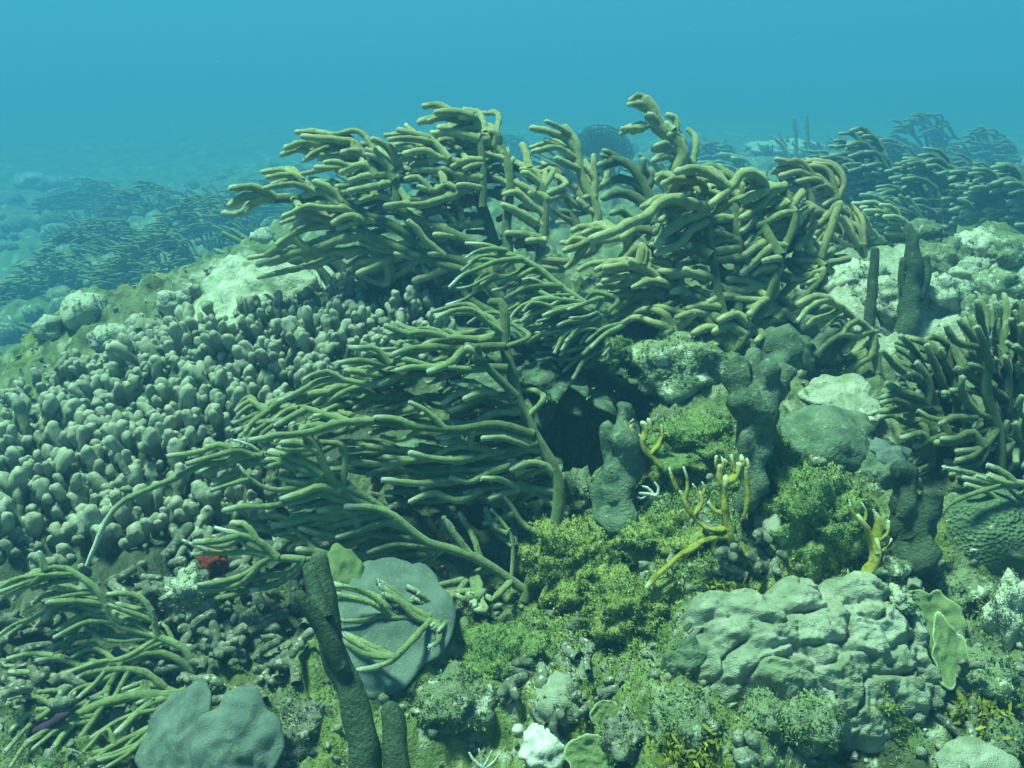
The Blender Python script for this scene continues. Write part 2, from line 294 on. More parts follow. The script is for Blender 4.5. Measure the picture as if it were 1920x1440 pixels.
def colony(name, label, cat, base, depth, rpx, stems, fingers, material='rod', fill=0, spread=0.5, stem_mat=None, srpx=None, group=None, fdepth=(0.04, 0.30), fillscale=1.0, seed=0, sback=0.0, clear=0.025, merge=False):
    """A soft coral colony: stems rise from one holdfast, branches leave the stems. Depths spread so that it fills a volume."""
    rs = random.Random(seed + hash(len(fingers)) % 97)
    bp = P(base[0], base[1], depth); bp[2] = min(bp[2], float(H0(bp[0], bp[1])) + 0.02)
    root = empty(name, bp, label, cat, group)
    acc_ = []; nodes = []                                           # (px, py, depth) points a branch may grow from
    px2m = lambda d: d / FPX
    sm = M[stem_mat or material]; fmr = M[material]  # a darker stem_mat paints the shade inside the crown onto the stems
    gz = (base[0], base[1], depth)
    for s in parse(stems):
        pts = s['pts']; r = s.get('r', srpx or rpx * 1.15); dd = rs.uniform(-0.05, 0.08) + sback if 'd' not in s else s['d']
        n = len(pts); dep = [depth + dd * i / max(1, n - 1) for i in range(n)]
        w3 = [P(a, b, d) - bp for (a, b), d in zip(pts, dep)]
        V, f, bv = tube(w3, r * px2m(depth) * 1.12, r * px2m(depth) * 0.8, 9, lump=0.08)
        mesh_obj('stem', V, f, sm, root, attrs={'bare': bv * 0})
        c = catmull([(a, b, d) for (a, b), d in zip(pts, dep)], 24); nodes += [tuple(x) for x in c]
    def grow(f, back):
        pts = f['pts']; x0, y0 = pts[0]
        na = np.asarray(nodes); nd = nodes[int(np.argmin(np.hypot(na[:, 0] - x0, na[:, 1] - y0) + 0.9 * np.maximum(0, x0 - na[:, 0]) + 0.3 * np.maximum(0, y0 - na[:, 1])))]
        gap = math.hypot(nd[0] - x0, nd[1] - y0)
        ln = sum(math.hypot(pts[i + 1][0] - pts[i][0], pts[i + 1][1] - pts[i][1]) for i in range(len(pts) - 1))
        lm = ln * px2m(depth)
        off = rs.uniform(-spread, spread * 0.45) * lm if not back else rs.uniform(*fdepth)
        d0 = nd[2]
        acc = 0; seq = [(nd[0], nd[1], d0)] if gap > 5 else []; near_ = 5 < gap < 32 and len(pts) > 2
        for i, (a, b) in enumerate(pts):
            if i: acc += math.hypot(a - pts[i - 1][0], b - pts[i - 1][1])
            e = acc / max(ln, 1); jx = rs.gauss(0, 1.2) if 0 < i < len(pts) - 1 else 0; jy = rs.gauss(0, 1.6) if 0 < i < len(pts) - 1 else 0
            if near_ and i == 0: continue
            seq.append((a + jx, b + jy, d0 + off * (0.15 + 0.85 * e) if (gap > 5 or i) else d0))
        seq = [seq[0]] + [(a, b, dd_ if merge else front(a, b, dd_, clear)) for a, b, dd_ in seq[1:]]
        w3 = [P(*q) - bp for q in seq]
        r = f.get('r', rpx) * rs.uniform(0.82, 1.16)
        wh = f.get('w'); bare = None
        if wh: bare = 1 - (wh if wh is not True else 0.35)
        V, fc, bv = tube(w3, r * px2m(d0) * 1.02, r * px2m(d0) * (0.45 if wh else 0.72), 6 if merge else 8, seg=0.013 if not merge else 0.08, bare=bare, lump=0 if merge else 0.2, lscale=72, polyps=0 if (merge or d0 > 3.2) else int(np.clip(lm / 0.0016, 20, 120)))
        if merge: acc_.append((V, fc, bv))
        else: mesh_obj('branch', V, fc, fmr, root, attrs={'bare': bv})
        if not back:
            c = catmull(seq, 12); nodes.extend(tuple(x) for x in c[2:9])
    fs = parse(fingers)
    # branches nearest a stem first, so that later ones can fork off them
    st = np.asarray(nodes); fs.sort(key=lambda f: float(np.hypot(st[:, 0] - f['pts'][0][0], st[:, 1] - f['pts'][0][1]).min()))
    for f in fs: grow(f, False)
    for k in range(fill):
        src = rs.choice([q for q in fs if len(q['pts']) < 6 and not q.get('w')]); dx, dy = max(-10, rs.gauss(8, 22) * fillscale), max(-9, rs.gauss(8, 20) * fillscale)
        g = {'r': rpx * 0.88, 'pts': [(a + dx + rs.gauss(0, 3), b + dy + rs.gauss(0, 3)) for a, b in src['pts']]}
        grow(g, True)
    if merge:                                             # far colony: its branches are too small to tell apart
        o_ = 0; F_ = []
        for V, fc, bv in acc_: F_ += [tuple(i + o_ for i in q) for q in fc]; o_ += len(V)
        mesh_obj('foliage', np.vstack([a[0] for a in acc_]), F_, fmr, root, attrs={'bare': np.concatenate([a[2] for a in acc_])})
    return root

# ------------------------------------------------------------------ the traced soft corals (paths read off the photograph, base to tip)
def dep(px, py, off=0.0): return hit(px, py)[1] + off

colony('sea_rod', 'large olive sea rod with fingers streaming left, tallest group at the centre back', 'soft coral', (950, 645), 2.38, 7.9,
'''950,645 940,560 930,470 905,390 888,330 r11.4
950,645 958,540 950,420 956,350 952,310 940,278 r9.9
905,390 906,320 900,265 892,238 872,222 r6.8
940,560 880,500 800,468 740,425 690,405 640,380 587,376 548,372 516,374 r9.9
930,480 850,440 760,400 745,385 742,360 735,325 743,305 735,285 r9.9
742,340 710,308 682,295 660,283 636,270 r8.4
950,600 880,560 850,500 808,466 765,468 734,480 r8.4
950,600 1000,540 1012,480 1020,430 1022,390 1015,350 1003,330 r8.4
880,510 780,480 692,440 640,420 620,424''',
'''518,372 500,360 470,347 434,354
574,359 553,345 530,345 497,353
570,345 553,330 537,327 502,333
510,374 478,368 455,374 432,384
499,380 474,384 462,397
632,374 618,355 591,342
630,376 603,361 570,367
676,390 624,382 591,382
649,392 600,388 578,388 531,407
624,420 600,405 580,407 555,420
684,409 655,405 626,418
707,417 670,419 635,428
607,424 566,432 540,443 520,457
580,447 549,449 525,462 502,476
692,440 636,452 588,469 545,478 485,496
640,472 605,475 572,486
808,465 760,468 720,470 678,455
734,480 705,472 680,470 650,481
720,485 697,487 676,492 r6.1
745,480 705,500 672,513
775,500 760,482 742,476
838,508 805,518 778,526
850,480 830,478 806,476
835,462 793,448 780,425 767,416
760,445 745,435 730,428
743,310 738,290 725,273 700,262
735,320 722,300 712,288 690,281
730,320 712,298 690,290
680,285 665,266 640,262 605,258 568,256
636,270 605,270 570,268 537,278
640,270 612,280 592,288 577,296
665,300 640,295 600,297
650,306 630,304 610,305
688,300 665,283 642,286
705,330 692,310 670,310 640,323
715,330 690,328 658,338
725,340 690,353 656,358
738,375 705,368 670,378
842,205 825,196 796,199
885,212 860,208 820,211 r9.9
870,225 830,222 788,229 r9.9
903,235 893,221 865,219
895,245 880,240 868,247
933,262 928,250 922,246
918,262 912,255 906,252
945,280 925,270 905,272 880,275
920,262 890,266 850,280
880,262 850,248 815,250
860,270 835,262 820,270
846,290 810,265 785,252
795,272 768,250 748,244
800,278 765,262 731,262
775,282 760,278 745,280
820,290 800,285 760,288
850,297 826,296 808,308
935,300 910,290 877,287
900,302 875,300 848,312
915,305 890,308 871,316
805,310 790,306 773,310
810,325 795,322 776,321
850,320 830,318 814,323
800,335 785,333 762,335
900,332 880,332 857,330
948,345 938,336 926,333
900,350 880,348 859,347
858,358 838,345 815,355 786,350
855,378 825,366 795,374 757,374
835,390 785,386 760,385 724,386
858,397 820,395 788,407 744,405
885,420 850,426 828,434
830,425 792,426
795,450 782,428 763,414
870,440 845,445 815,440
880,360 860,365 845,372
1013,345 1003,322 978,317
1005,345 990,326 980,324
992,360 975,348 958,340
990,375 970,360 945,364
1003,446 985,438 952,437
1035,460 1015,453 990,451
1025,430 1012,420 1000,416
1020,400 1000,385 985,380
1022,375 1010,365 995,362
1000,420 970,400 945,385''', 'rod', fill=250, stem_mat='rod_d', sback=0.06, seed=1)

colony('sea_rod', 'dense olive sea rod with thick drooping fingers above the dark boulder, right of centre', 'soft coral', (1375, 665), dep(1375, 665), 8.6,
'''1375,665 1385,560 1385,460 1382,380 1400,345 r9.1
1375,665 1350,560 1335,480 1325,400 1325,365 r8.4
1380,655 1440,560 1465,480 1490,410 1470,350 r8.4
1375,660 1310,580 1270,540 1230,520 r9.9
1350,600 1290,565 1240,550 r9.1
1385,640 1480,580 1540,520 1545,495 r6.8
1335,480 1250,440 1180,430 1130,445 r9.1
1465,480 1440,440 1420,400 r9.1''',
'''1360,350 1325,322 1300,318 1270,322
1335,345 1310,336 1278,340
1285,328 1262,336 1244,345
1355,360 1325,358 1306,362
1325,392 1298,380 1260,372 1235,385 1210,405 1185,418 1150,430 1110,448 r11.4
1130,440 1100,455 1075,462 1060,470
1265,372 1240,368 1215,385
1305,385 1270,385 1255,397 1240,413
1315,390 1290,396 1265,405
1325,400 1295,405 1262,428 1245,442 1232,458 r9.9
1320,415 1295,435 1275,455 1232,474
1190,430 1178,435 1168,445
1140,425 1120,428 1095,438
1105,415 1085,425 1075,432
1432,345 1420,325 1390,325 1378,340 1365,356 1336,381 r9.1
1390,368 1368,375 1350,392 1337,402
1467,343 1435,358 1394,377 r9.1
1455,365 1430,380 1410,395 1391,408 r9.1
1430,338 1400,335
1415,410 1410,420 1392,433
1490,392 1475,382 1458,389
1485,398 1462,402 1440,415 1423,422
1506,390 1490,415 1460,433 1428,449 r9.9
1460,450 1430,457 1396,478
1450,460 1417,488 1391,512 r9.1
1430,453 1402,461
1462,483 1433,489
1460,502 1435,500 1414,513
1460,503 1450,525 1430,550 1408,575 r9.1
1503,445 1502,455 1495,464
1372,445 1348,436 1318,438
1385,450 1360,450 1332,458
1375,465 1340,466 1300,463 1290,461
1372,478 1345,489 1314,486
1240,508 1210,498 1183,489
1230,505 1185,497 1135,502
1225,506 1180,516 1132,527
1185,472 1155,490 1118,506
1170,538 1125,536
1252,540 1216,530 1188,538
1255,535 1237,526
1240,556 1200,550 1180,560 1159,575
1305,558 1280,542 1262,546
1226,562 1205,578 1180,595
1320,518 1300,512 1285,506
1335,520 1310,510
1420,545 1390,545 1364,543
1425,535 1400,528 1366,524
1545,495 1530,478 1514,470 r6.1
1540,492 1517,489 r6.1
1545,505 1525,512 1508,516 r6.1
1535,522 1515,530 r6.1
1520,515 1500,525 1484,524 r6.1
1400,600 1380,590 1350,600
1390,620 1365,612 1340,622
1360,620 1330,612 1300,625
1410,620 1430,625 1420,640
1440,590 1470,585 1490,600
1300,600 1275,612 1250,625
1380,560 1355,556 1330,566
1350,575 1320,570 1290,578
1330,590 1300,585 1270,595
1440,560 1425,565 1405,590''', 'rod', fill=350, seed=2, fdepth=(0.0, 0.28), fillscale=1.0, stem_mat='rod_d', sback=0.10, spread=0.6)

colony('sea_rod', 'narrow upright tan sea rod rising highest against the blue water', 'soft coral', (1262, 400), 3.0, 8,
'''1262,410 1265,330 1278,290 1265,262 1232,235 1222,205 1212,190 r15.2
1285,400 1300,305 1305,270 1302,255 1290,243 r6.1''',
'''1224,208 1212,187 1196,180 1182,188
1220,197 1200,193 1180,196
1215,205 1195,198
1217,225 1207,240 1186,248
1205,230 1190,236 1174,241
1265,255 1266,222 1253,216
1262,245 1250,232
1280,270 1268,250 1255,253
1265,275 1250,270 1230,274
1270,300 1250,290 1226,299
1255,330 1232,331 1219,332 r5.3
1275,290 1262,282 1250,290
1240,245 1232,225 1220,215 r10.6
1270,280 1280,262 1272,248 r10.6''', 'rod', fill=12, seed=3, fdepth=(-0.05, 0.12), fillscale=0.4)

colony('sea_rod', 'slender sea rod with four thin fingers pointing up left, behind the centre gap', 'soft coral', (1110, 445), 2.85, 7,
'''1115,450 1120,410 1115,380 1097,348 1085,300 1078,265 1060,240 r9.1
1110,450 1075,415 1060,370 1047,335 r6.8''',
'''1065,255 1048,237 1024,228
1080,285 1062,262 1030,247 998,240
1078,300 1055,280 1024,263
1075,295 1048,277 1000,284
1070,325 1060,305 1044,298
1070,350 1047,335 1030,317
1115,370 1117,340 1113,293
1110,335 1100,315 1092,311
1115,375 1105,368 1097,370
1085,405 1070,398 1052,396
1060,420 1045,400 1035,388
1090,400 1075,380 1065,365
1100,380 1085,365 1075,340
1110,400 1095,385 1085,375''', 'rod', fill=12, seed=4, fdepth=(0.02, 0.2), fillscale=0.6)

colony('sea_rod', 'small dark sea rod with few short branches, left of the narrow upright one', 'soft coral', (1232, 430), 2.7, 8,
'''1232,435 1225,390 1205,340 1178,308 1150,297 r9.9
1228,420 1215,390 1210,365 r9.1''',
'''1160,298 1145,290 1132,283
1150,300 1138,305 1124,309
1205,325 1207,312 1205,300
1210,365 1185,340 1160,335 1130,347 r9.1
1215,390 1185,365 1160,362 1132,370 r9.1
1190,415 1165,395 1147,400
1215,350 1222,335 1220,318''', 'rod_d', fill=4, seed=5, fdepth=(0.02, 0.12), fillscale=0.4)

colony('sea_rod', 'grey green sea rod with fan of close set thin fingers over the dark hollow', 'soft coral', (1150, 690), 1.98, 5.4,
'''1150,695 1133,625 1111,583 1085,560 1055,541 1030,520 1010,503 965,480 945,477 r6.8
1140,660 1120,610 1098,590 1070,585''',
'''960,475 915,458 874,456 w.5 r5.3
950,470 915,467 890,472 873,484 w.3
945,480 905,480 880,493
975,493 930,492 893,502 865,517 843,538 w.3
960,505 920,518 885,533 858,541 w.2
925,530 895,548 870,560 837,572 w.3
1000,505 966,522 931,531
1055,537 1010,532 985,538 945,560
1015,525 995,522 980,524 w.6 r4.6
1050,562 1010,560 995,571
1098,568 1055,560 1035,572
1075,575 1040,580 1012,585 982,597
1105,580 1065,578 1020,591
1085,583 1058,590
1095,598 1070,600 1053,604
1000,565 985,570 970,580 956,597 w.3
1060,588 1030,603 1012,615
1085,620 1050,620 1022,624
1100,605 1075,625 1053,656
1125,610 1110,620 1093,642
1133,620 1112,645 1094,664
1105,600 1080,608 1050,630
1120,600 1090,612 1062,640
1040,548 1010,550 975,560''', 'rod_g', fill=140, seed=6, fdepth=(-0.05, 0.16), fillscale=1.1)

colony('sea_rod', 'sparse tan sea rod with a few long drooping fingers beside pale slab', 'soft coral', (1648, 715), dep(1648, 715), 7.6,
'''1648,720 1640,640 1625,612 1600,595 1575,572 r6.8''',
'''1560,565 1530,556 1498,570
1580,570 1544,561 1521,577 1496,602
1545,580 1530,598 1516,608
1580,578 1556,590 1540,608
1604,616 1575,628 1550,640 1530,662
1636,620 1610,630 1585,658
1640,628 1633,665 1605,690 1578,712
1600,600 1590,612 1580,625''', 'rod', fill=3, seed=7, fillscale=0.4)

colony('sea_rod', 'bushy dark sea rod with upright knobbly rods and pale tips at the right edge', 'soft coral', (1850, 930), dep(1850, 930), 8,
'''1850,930 1875,880 1870,800 1850,740 1845,650 r9.9
1850,930 1800,850 1760,780 1743,730 1720,680 r9.1
1850,930 1900,800 1910,700 1900,600 r9.9
1850,930 1940,800 1950,690
1840,900 1800,800 1790,720 1780,640''',
'''1723,664 1705,650 1682,642
1743,728 1730,690 1716,660
1700,715 1685,690 1666,668
1720,740 1690,735 1665,720
1833,715 1815,700 1796,691
1848,725 1845,705 1842,690
1860,725 1858,700 1857,684
1905,664 1880,645 1860,634 r9.1
1890,645 1870,630
1890,670 1862,660
1822,786 1785,783 1764,794
1847,790 1833,778 1826,800
1879,785 1880,815 1868,838 r8.4
1865,800 1855,828 1838,840 1796,846 r8.4
1845,845 1820,857 1795,863
1824,810 1790,822 1768,823
1757,820 1735,828 1716,836
1745,762 1705,763
1702,758 1680,738 1655,745 r6.1
1845,828 1808,817
1850,650 1840,600 1832,566
1870,640 1872,600 1868,570
1900,630 1905,600 1915,570
1830,660 1815,620 1800,600
1810,660 1790,640 1775,612
1795,700 1775,680 1765,655
1780,740 1765,715 1758,690
1920,700 1925,650 1918,610
1880,740 1890,700 1885,670
1905,760 1915,720 1908,690
1760,770 1735,755 1722,735
1730,720 1712,705 1695,700
1910,800 1890,770 1895,750
1800,760 1785,745 1770,742
1920,840 1900,835 1880,850''', 'rod_d', fill=250, seed=8, fdepth=(-0.05, 0.30), fillscale=1.3)

colony('sea_rod', 'thin sea rod reaching in from the right edge across the ridged coral', 'soft coral', (1990, 1060), dep(1990, 1060, -0.06), 6.8,
'''1990,1060 1960,960 1930,910 1905,905 r8.4
1990,1060 1950,1000 1925,965 r7.6
1985,1040 1960,930 1925,895''',
'''1905,905 1864,917 1811,930 1780,945 1757,975 1722,1002 r6.1 w.12
1935,890 1910,905 1895,915
1895,918 1850,903 1808,896
1875,905 1825,890 1770,876 w.2 r6.1
1905,890 1875,880 1853,873
1920,960 1880,980 1847,993 r7.6
1925,950 1895,957 1866,956
1930,985 1895,1005 1870,1027 1822,1031 w.4 r5.3
1945,1030 1920,1040 1895,1035''', 'rod_g', fill=12, seed=9, fdepth=(-0.02, 0.12), fillscale=0.7)

colony('sea_rod', 'long stemmed green sea rod with fingers swept left, in front of the dark hollow', 'soft coral', (985, 1128), dep(985, 1128, -0.01), 7,
'''985,1128 1005,1060 1040,990 1048,920 1035,870 1003,820 990,790 968,743 960,700 946,650 947,612 945,580 938,567 922,567 r11.4 d.05
1000,815 930,795 860,805 780,800 700,790 r7.6 d-.05
965,745 900,740 820,745 740,750 680,755 r7.6 d.05
952,690 900,690 830,700 760,700 710,705 r7.6 d0
1010,830 940,850 870,850 810,843 r6.8 d.02
948,650 900,650 860,655 820,650 r7.6 d0
968,743 930,705 905,680 895,650 r7.6 d-.04''',
'''938,622 905,600 885,583 855,583 820,596 r6.8
938,627 900,638 850,640 815,650 r9.1
890,635 850,632 820,638 795,646
835,632 800,622 775,625 722,634
760,626 740,618 724,611
868,660 845,680 805,697 r9.1
905,672 888,660 876,653 r8.4
910,695 870,690 830,688
905,718 875,712 847,718 w.3
943,742 910,728 882,720
895,735 860,738 832,755
962,760 940,742 912,737 872,748 r8.4
890,745 865,760 843,768
955,768 925,780 885,793 840,795 787,795 r9.1
997,787 980,775 965,768
728,672 700,655 664,653
715,680 680,675 638,680
812,670 755,672 720,685 690,697
712,703 680,697 648,695
650,710 615,697 590,702 570,712
685,717 640,712 605,714 560,732 525,752
683,722 640,725 610,740 590,756
730,722 705,720 686,724
705,738 680,732 660,742
575,738 540,745 505,770 470,795 462,808
605,762 560,762 535,772 517,787
680,768 645,757 625,763 605,775
640,778 605,776 592,780
680,785 630,795 580,813 520,818 470,826
570,780 545,785 518,797
610,800 585,797 565,805
775,783 740,787 705,783
830,785 795,768 770,755
495,757 470,750 443,770 r6.1
505,765 470,780 440,793 r6.1
815,682 780,688 745,695
800,652 765,655 740,665
1010,842 975,833 940,822 906,822
1008,842 950,846 890,858 852,870
905,842 860,838 830,848 803,861
1047,888 1025,871 995,868 960,880 r9.1
985,913 930,917 902,919 870,924 w.2
1035,930 1010,918 985,912
972,917 945,925 920,934
975,908 940,898 906,897
910,912 880,903 846,896 r6.1
865,840 855,815 840,805
878,840 882,820 890,800
978,980 960,950 940,925 r6.1
560,745 530,750 500,760
620,735 580,740 550,755
740,735 700,745 665,765
780,760 740,765 700,770
760,705 735,710 712,720
1000,830 940,815 880,812 820,820
990,850 920,860 860,850 790,835
960,870 900,880 840,875 780,880
900,860 840,855 780,860 720,858
860,880 800,885 740,880 690,890
840,900 780,905 720,900
820,850 760,845 700,840 640,845
780,870 720,870 660,865 610,870
940,900 890,895 840,905 790,915
900,930 860,935 810,930 770,940
880,870 830,865 770,850
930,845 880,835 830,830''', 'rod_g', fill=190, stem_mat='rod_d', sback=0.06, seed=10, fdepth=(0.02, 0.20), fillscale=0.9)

colony('sea_rod', 'low spreading green sea rod with bare white tips, overhanging the grey plate', 'soft coral', (1000, 1120), dep(1000, 1120, -0.02), 7.7,
'''1000,1120 960,1090 925,1065 890,1045 848,1030 806,1019 754,981 712,952 660,933 640,915 620,898 605,865 590,832 570,815 r8.4 d-.10
806,1019 740,1010 690,1000 640,1005 590,1010 r6.8 d-.06
800,1040 720,1040 660,1040 610,1045 570,1050 505,1045 r6.8 d-.1
925,1065 894,1074 880,1085 r8.4 d0''',
'''606,890 570,868 535,855 508,848 r9.1
640,900 560,880 500,868 440,863 383,871 340,890 300,906 260,925 225,945 205,965 180,1015 163,1060 r7.6 w.28
446,845 415,835 373,846 317,855
483,858 455,852 428,863
455,873 420,878 384,889
530,880 498,855 467,835 432,824 r4.6 w.55
560,912 520,918 490,910 465,890 447,872 r6.1 w.25
600,900 560,910 540,913
640,932 600,927 560,935 500,950 455,952 421,957 r7.6
676,985 660,962 635,953 600,958 r8.4
570,998 545,975 520,966 490,968 r8.4
602,985 575,966 548,968
660,985 623,985 588,1003 550,1007 510,998 477,993 r9.1
485,990 460,985 436,981
517,1030 477,1012 446,1002 404,990 w.35
446,1010 410,1017 366,1017
505,1043 467,1034 405,1034 373,1025 342,1013 w.35
480,1035 460,1020 450,1015 w.7 r4.6
570,1050 535,1046 490,1054 w.12
500,1060 458,1080 412,1092 373,1096
562,1065 535,1088 500,1100 472,1106 w.15
880,1085 845,1120 812,1150 800,1170 765,1210 738,1237 705,1253 673,1256 r6.8
735,1238 700,1222 665,1205 642,1189 r6.1
810,1155 775,1157 735,1158 719,1153 690,1162 673,1164 627,1163 r6.1
735,1152 706,1122 670,1105 621,1099 r5.3
812,1148 770,1135 738,1110 713,1091 r6.1
818,1138 790,1128 775,1122 r6.1
868,1083 800,1102 765,1110 r6.8
800,1098 773,1085 r6.1
832,1148 832,1162 813,1178 r6.1
893,1095 902,1115 902,1145 r6.1
890,1100 880,1112 865,1108 r6.1
820,1040 780,1053 743,1056 r3.8
880,1035 858,1008 833,972 r6.8
960,1010 940,980 922,956 r3.8
620,900 590,885 560,890
590,840 560,830 530,830
590,870 560,850 545,835 r5.3
620,1045 590,1035 560,1030
700,1000 670,1010 640,1020
720,960 690,970 660,975
560,880 530,870 505,873
712,952 680,930 650,915 610,915
754,981 720,960 690,950 650,950
740,985 700,985 660,1000 620,1010
800,1020 760,1015 720,1020 680,1030
640,960 600,965 560,975 520,985
690,1010 650,1020 610,1030 570,1035
720,960 680,960 640,970 590,980
660,935 620,940 580,950 545,950
640,920 600,910 570,920 530,935
700,1040 660,1055 620,1065 580,1085
760,1030 720,1050 680,1060''', 'rod_g', fill=120, clear=0.085, seed=11, fdepth=(-0.02, 0.10), fillscale=0.7, spread=0.25)

colony('sea_rod', 'grey green sea rod with long thin arched fingers in the lower left corner', 'soft coral', (362, 1262), dep(362, 1262, -0.02), 5.9,
'''362,1262 350,1220 312,1200 250,1180 215,1170 200,1145 188,1115 170,1095 125,1066 r6.8 d-.04
362,1262 340,1240 292,1222 228,1240 156,1250 r6.8 d-.03
362,1265 350,1290 325,1305 290,1320 r6.8 d-.04''',
'''125,1066 100,1062 80,1070 56,1078
120,1085 83,1080 42,1092 0,1110
85,1062 78,1048 74,1038 r7.6
75,1080 50,1095 31,1112
175,1113 150,1110 110,1105
180,1128 130,1125 90,1130
172,1143 142,1128 100,1137 82,1160
195,1148 182,1145 135,1162 112,1180
205,1163 160,1165 130,1180 103,1195
205,1180 170,1170
290,1185 282,1140 262,1120 235,1114 203,1115
260,1150 225,1142 203,1133
288,1165 263,1155 250,1155
270,1180 245,1165 225,1165
285,1198 230,1195 195,1190 162,1182
292,1205 260,1222 228,1237 188,1243 125,1262
220,1230 178,1215 155,1222 137,1232
322,1233 282,1228 248,1247
230,1242 156,1250 104,1275 85,1295 73,1315 r7.6
312,1265 270,1257 188,1258 150,1270 130,1292
205,1265 170,1290 142,1312
225,1268 200,1292 198,1312
325,1305 250,1305 165,1330 105,1372 r9.1
80,1277 40,1290 0,1315
70,1285 40,1288 0,1300
104,1270 65,1262 20,1260
320,1315 275,1325 220,1375 r7.6
300,1350 250,1405 155,1435
180,1340 120,1350 60,1385
200,1350 150,1385 100,1425
120,1310 70,1330 20,1370
90,1340 50,1365 10,1410
250,1370 210,1400 170,1430
60,1160 30,1170 0,1190
100,1230 60,1225 15,1235
150,1240 110,1232 70,1238 r7.6
280,1355 240,1385 200,1405
190,1300 150,1325 110,1350
150,1350 120,1380 90,1420
330,1290 290,1285 240,1300''', 'rod_g', fill=70, seed=12, fdepth=(-0.02, 0.08), fillscale=0.9, spread=0.25)

colony('sea_rod', 'brownish sea rod with rounded crown just behind the drooping fingers', 'soft coral', (1520, 520), 2.75, 7,
'''1520,530 1530,440 1520,370 1500,325 r8.4
1520,520 1560,440 1570,380 1540,335
1525,500 1490,420 1480,360''',
'''1540,345 1500,322 1465,330
1530,330 1500,305 1465,305
1555,350 1530,318 1500,310
1560,365 1540,345 1515,350
1500,330 1480,318 1450,322
1575,380 1550,360 1530,372
1590,395 1570,375 1545,385
1580,410 1560,400 1540,410
1500,360 1480,350 1465,362
1570,430 1550,425 1530,440
1590,440 1592,420 1575,405 1556,396 r5.3
1622,482 1620,460 1590,462 1560,440 1540,425 1508,434 r5.3
1600,448 1585,430 1570,420 r5.3
1610,420 1590,400 1570,390
1540,400 1520,390 1500,398''', 'rod_b', fill=60, seed=13, fdepth=(-0.05, 0.2), fillscale=0.8)

# ------------------------------------------------------------------ builders for stony corals, sponges, rocks and weed
_ico = {}
def icosphere(sub):
    if sub not in _ico:
        import bmesh
        bm = bmesh.new(); bmesh.ops.create_icosphere(bm, subdivisions=sub, radius=1.0)
        bm.verts.ensure_lookup_table()
        _ico[sub] = (np.array([v.co[:] for v in bm.verts]), [tuple(v.index for v in f.verts) for f in bm.faces]); bm.free()
    return _ico[sub]
def rock_mesh(rx, ry, rz, seed, rough=0.3, freq=1.6, sub=4, flat=0.0):
    v, f = icosphere(sub); o = np.array([seed * 3.7, seed * 1.3, seed * 7.1])
    d = 1 + rough * fbm(v * freq + o, 3) + rough * 0.35 * np.abs(perlin(v * freq * 4 + o)) + rough * 0.18 * fbm(v * freq * 9 + o, 2)
    V = v * d[:, None]
    if flat: V[:, 2] = np.where(V[:, 2] > flat, flat + (V[:, 2] - flat) * 0.25, V[:, 2])
    return V * np.array([rx, ry, rz]), f
def rock(px, py, rx, ry, m, label, cat='rock', name='reef_rock', seed=1, d=None, sink=0.25, rough=0.3, freq=1.6, sub=4, deep=1.0, group=None, flat=0.0, rot=0.0, fuzz=None):
    fuzz = fuzz or {'rock': GREY + GREEN, 'pale': GREY, 'dead': GREY}.get(m)
    p, dd = hit(px, py + ry * 0.6); d = d or dd; k = d / FPX
    c = P(px, py, d); V, f = rock_mesh(rx * k, rx * k * deep, ry * k * 1.1, seed, rough, freq, sub, flat)
    if rot: a = R(rot); V = V @ np.array([[math.cos(a), 0, math.sin(a)], [0, 1, 0], [-math.sin(a), 0, math.cos(a)]])
    o = mesh_obj(name, V, f, M[m], loc=tuple(c + np.array([0, rx * k * deep * 0.4, 0])), attrs={'bare': np.zeros(len(V))})
    if fuzz:
        g = np.random.default_rng(seed); nb = int(np.clip(rx * ry * 0.5, 60, 2200)); pick = g.integers(0, len(V), nb); nn = V[pick] / np.linalg.norm(V[pick], axis=1)[:, None]
        upf = (nn[:, 2] > -0.2) & (fbm(V[pick] / (rx * k) * 2.2 + seed, 2) > -0.1)
        bv, bf, bc = blades(V[pick][upf], nn[upf], 3, 0.0048, fuzz, seed)
        tag(mesh_obj('turf', bv, bf, M['turf'], o, attrs={'col': bc}, normals=blades.normals), kind='stuff')
    return tag(o, label, cat, group)

